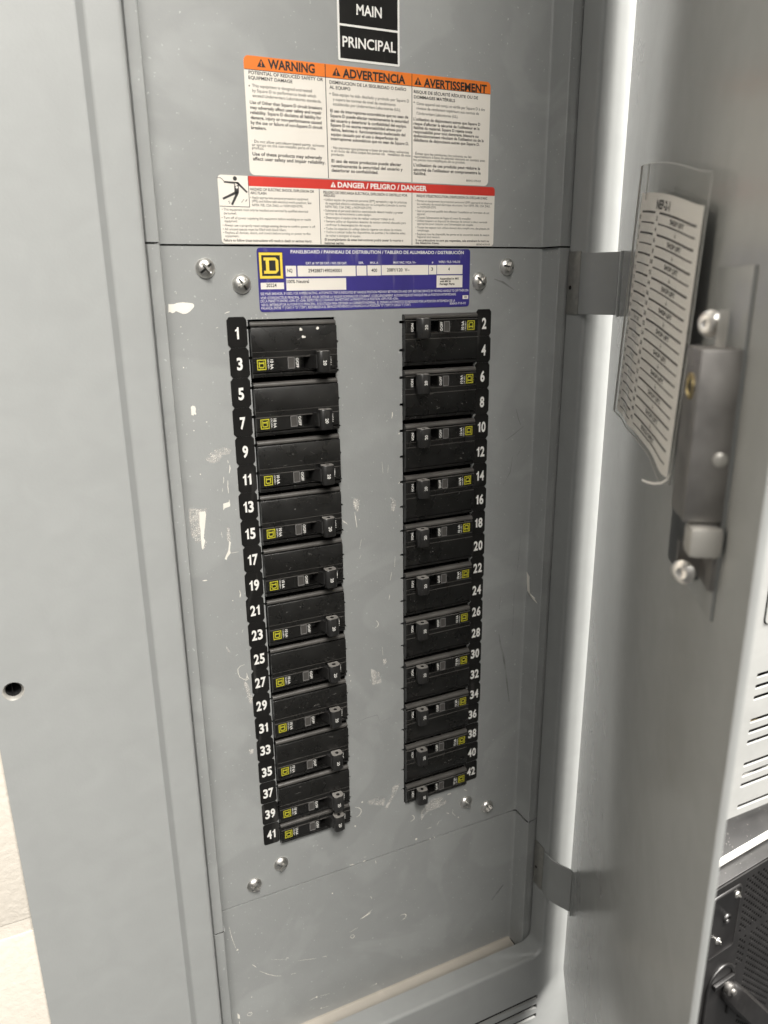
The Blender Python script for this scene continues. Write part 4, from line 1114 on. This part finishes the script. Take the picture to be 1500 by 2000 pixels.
for i, (m_, z, ph) in enumerate((('tan_wire', -402.5, 0.0), ('red_wire', -466.5, 1.0), ('white', -341.5, 2.0), ('white', -465.5, 0.3))):
    t = MB(); t.tube([(390+6*k, -31+1.5*math.sin(k*0.9+ph), z+1.3*math.sin(k*0.55+ph)) for k in range(40)], 1.8, 8); t.build('wire', m_, LC, 60)

ER = math.radians(5.4)
SH = thing('equipment_shelf', (309.5, -77.8, -512), 'dusty black shelf with a white front edge under the louvered cabinet', 'shelf', rotz=ER)
BASE[SH.name] = (0, 0, -512)
a = MB().box(-70, 420, 0.2, 36, -510, -503, 0.6); a.build('board', 'case', SH)
a = MB().box(-70, 420, -3.4, 0.1, -509.2, -502.4, 1.2); a.build('edge_strip', 'white', SH)
EQ = thing('equipment_case', (309.5, -77.8, -900), 'black steel equipment case with perforated panel and thumb screws below the shelf', 'case', rotz=ER)
BASE[EQ.name] = (0, 0, -900)
FY = -18.5
a = MB()
a.box(-70, 420, FY+2, 60, -900, -512.5, 0.8)
holes = []; hx0 = 36.0
def perf(x0, x1, z0, z1, rag=0):
    i = 0; x = x0
    while x < x1:
        z = z1-(3.9 if i % 2 else 0)
        while z > z0:
            holes.append([(x+1.75*math.cos(2*math.pi*k/10), z+2.15*math.sin(2*math.pi*k/10)) for k in range(10)]); z -= 7.8
        x += 4.1; i += 1
perf(36, 110, -586, -523); perf(39, 49, -632, -598); perf(57, 110, -760, -598)
a.curve([[(-70, -900), (420, -900), (420, -513.2), (-70, -513.2)]]+holes, FY, FY+1.4)
a.build('shell', 'case', EQ, 30)
bk = MB(); rect(bk, 30, 115, -765, -520, FY+1.9); bk.build('grille_backing', 'void', EQ, 0)
pl = MB(); pr_ = lambda o_: rrect(-16+o_, 27-o_, -596+o_, -521-o_, 5-o_*0.5, 5)
pl.strip([[(x, FY-0.1, z) for x, z in pr_(0)], [(x, FY-1.6, z) for x, z in pr_(0.8)], [(x, FY-1.9, z) for x, z in pr_(2.0)], [(x, FY-0.7, z) for x, z in pr_(3.2)]])
pl.add([(x, FY-0.7, z) for x, z in pr_(3.2)], [tuple(range(24))]); pl.build('raised_plate', 'case', EQ, 50)
put_screw(EQ, 21.5, FY-0.6, -533, 0.5, 0.62); put_screw(EQ, 1.0, FY-0.6, -578, 1.4, 0.62)
kb = MB(); kb.lathe([(5.5, 0), (5.3, 1.0), (4.0, 2.2), (2.6, 1.2), (2.2, 0.2), (0.01, 0.1)], (9.5, FY-0.6, -555), (0, -1, 0), 24); kb.build('knob', 'case', EQ, 60)
ar = MB(); arc = [(-4, -690), (-4, -640)]+[(16-20*math.cos(t), -640+22*math.sin(t)) for t in [math.pi*k/12 for k in range(1, 12)]]+[(36, -640), (36, -690)]
ar.tube([(x, FY-0.5, z) for x, z in arc], 1.9, 8); ar.build('recess_rim', 'case', EQ, 60)
LV = MB(); d_ = Vector((62, 0, -74)).normalized(); n_ = Vector((d_.z, 0, -d_.x))
def lev(u, v, y): p = Vector((27, 0, -652))+d_*u+n_*v; return (p.x, y, p.z)
rg = []
for u, hw, y0 in ((-2, 6, -4), (2, 10, -8), (14, 12, -13), (60, 12.5, -15), (170, 12.5, -15)):
    rg.append([lev(u, v*hw, FY+yy) for v, yy in ((-1, 0), (-1, y0*0.7), (-0.75, y0), (0.75, y0), (1, y0*0.7), (1, 0))])
LV.strip(rg); LV.f.append(tuple(range(6))); LV.m.append(0)
LV.build('pull_handle', 'case', EQ, 45)
pv = MB(); pv.lathe([(6.5, 0), (6.5, 5), (5, 6.2), (3.4, 6.2), (3.2, 8.5), (1.6, 9.3), (0.01, 9.4)], (27, FY-2, -649), (0, -1, 0), 24); pv.build('pivot', 'steel', EQ, 45)
tb = MB().box(4, 34, FY-4, FY-0.2, -641, -635, 1.0); tb.build('latch_tab', 'case', EQ)
du = MB(); rd = random.Random(11)
for k in range(60):
    x, y = rd.uniform(-30, 120), rd.uniform(FY+1.5, 30); zz = -512.35 if y < -3 else -502.92
    if -5 < y < 1.5: continue
    r = rd.uniform(0.15, 0.5); du.add([(x+r*math.cos(t), y+r*math.sin(t), zz) for t in [j*math.pi/3 for j in range(6)]], [tuple(range(6))])
tag(du.build('dust', 'dust', EQ, 0), 'grey dust specks', kind='stuff')
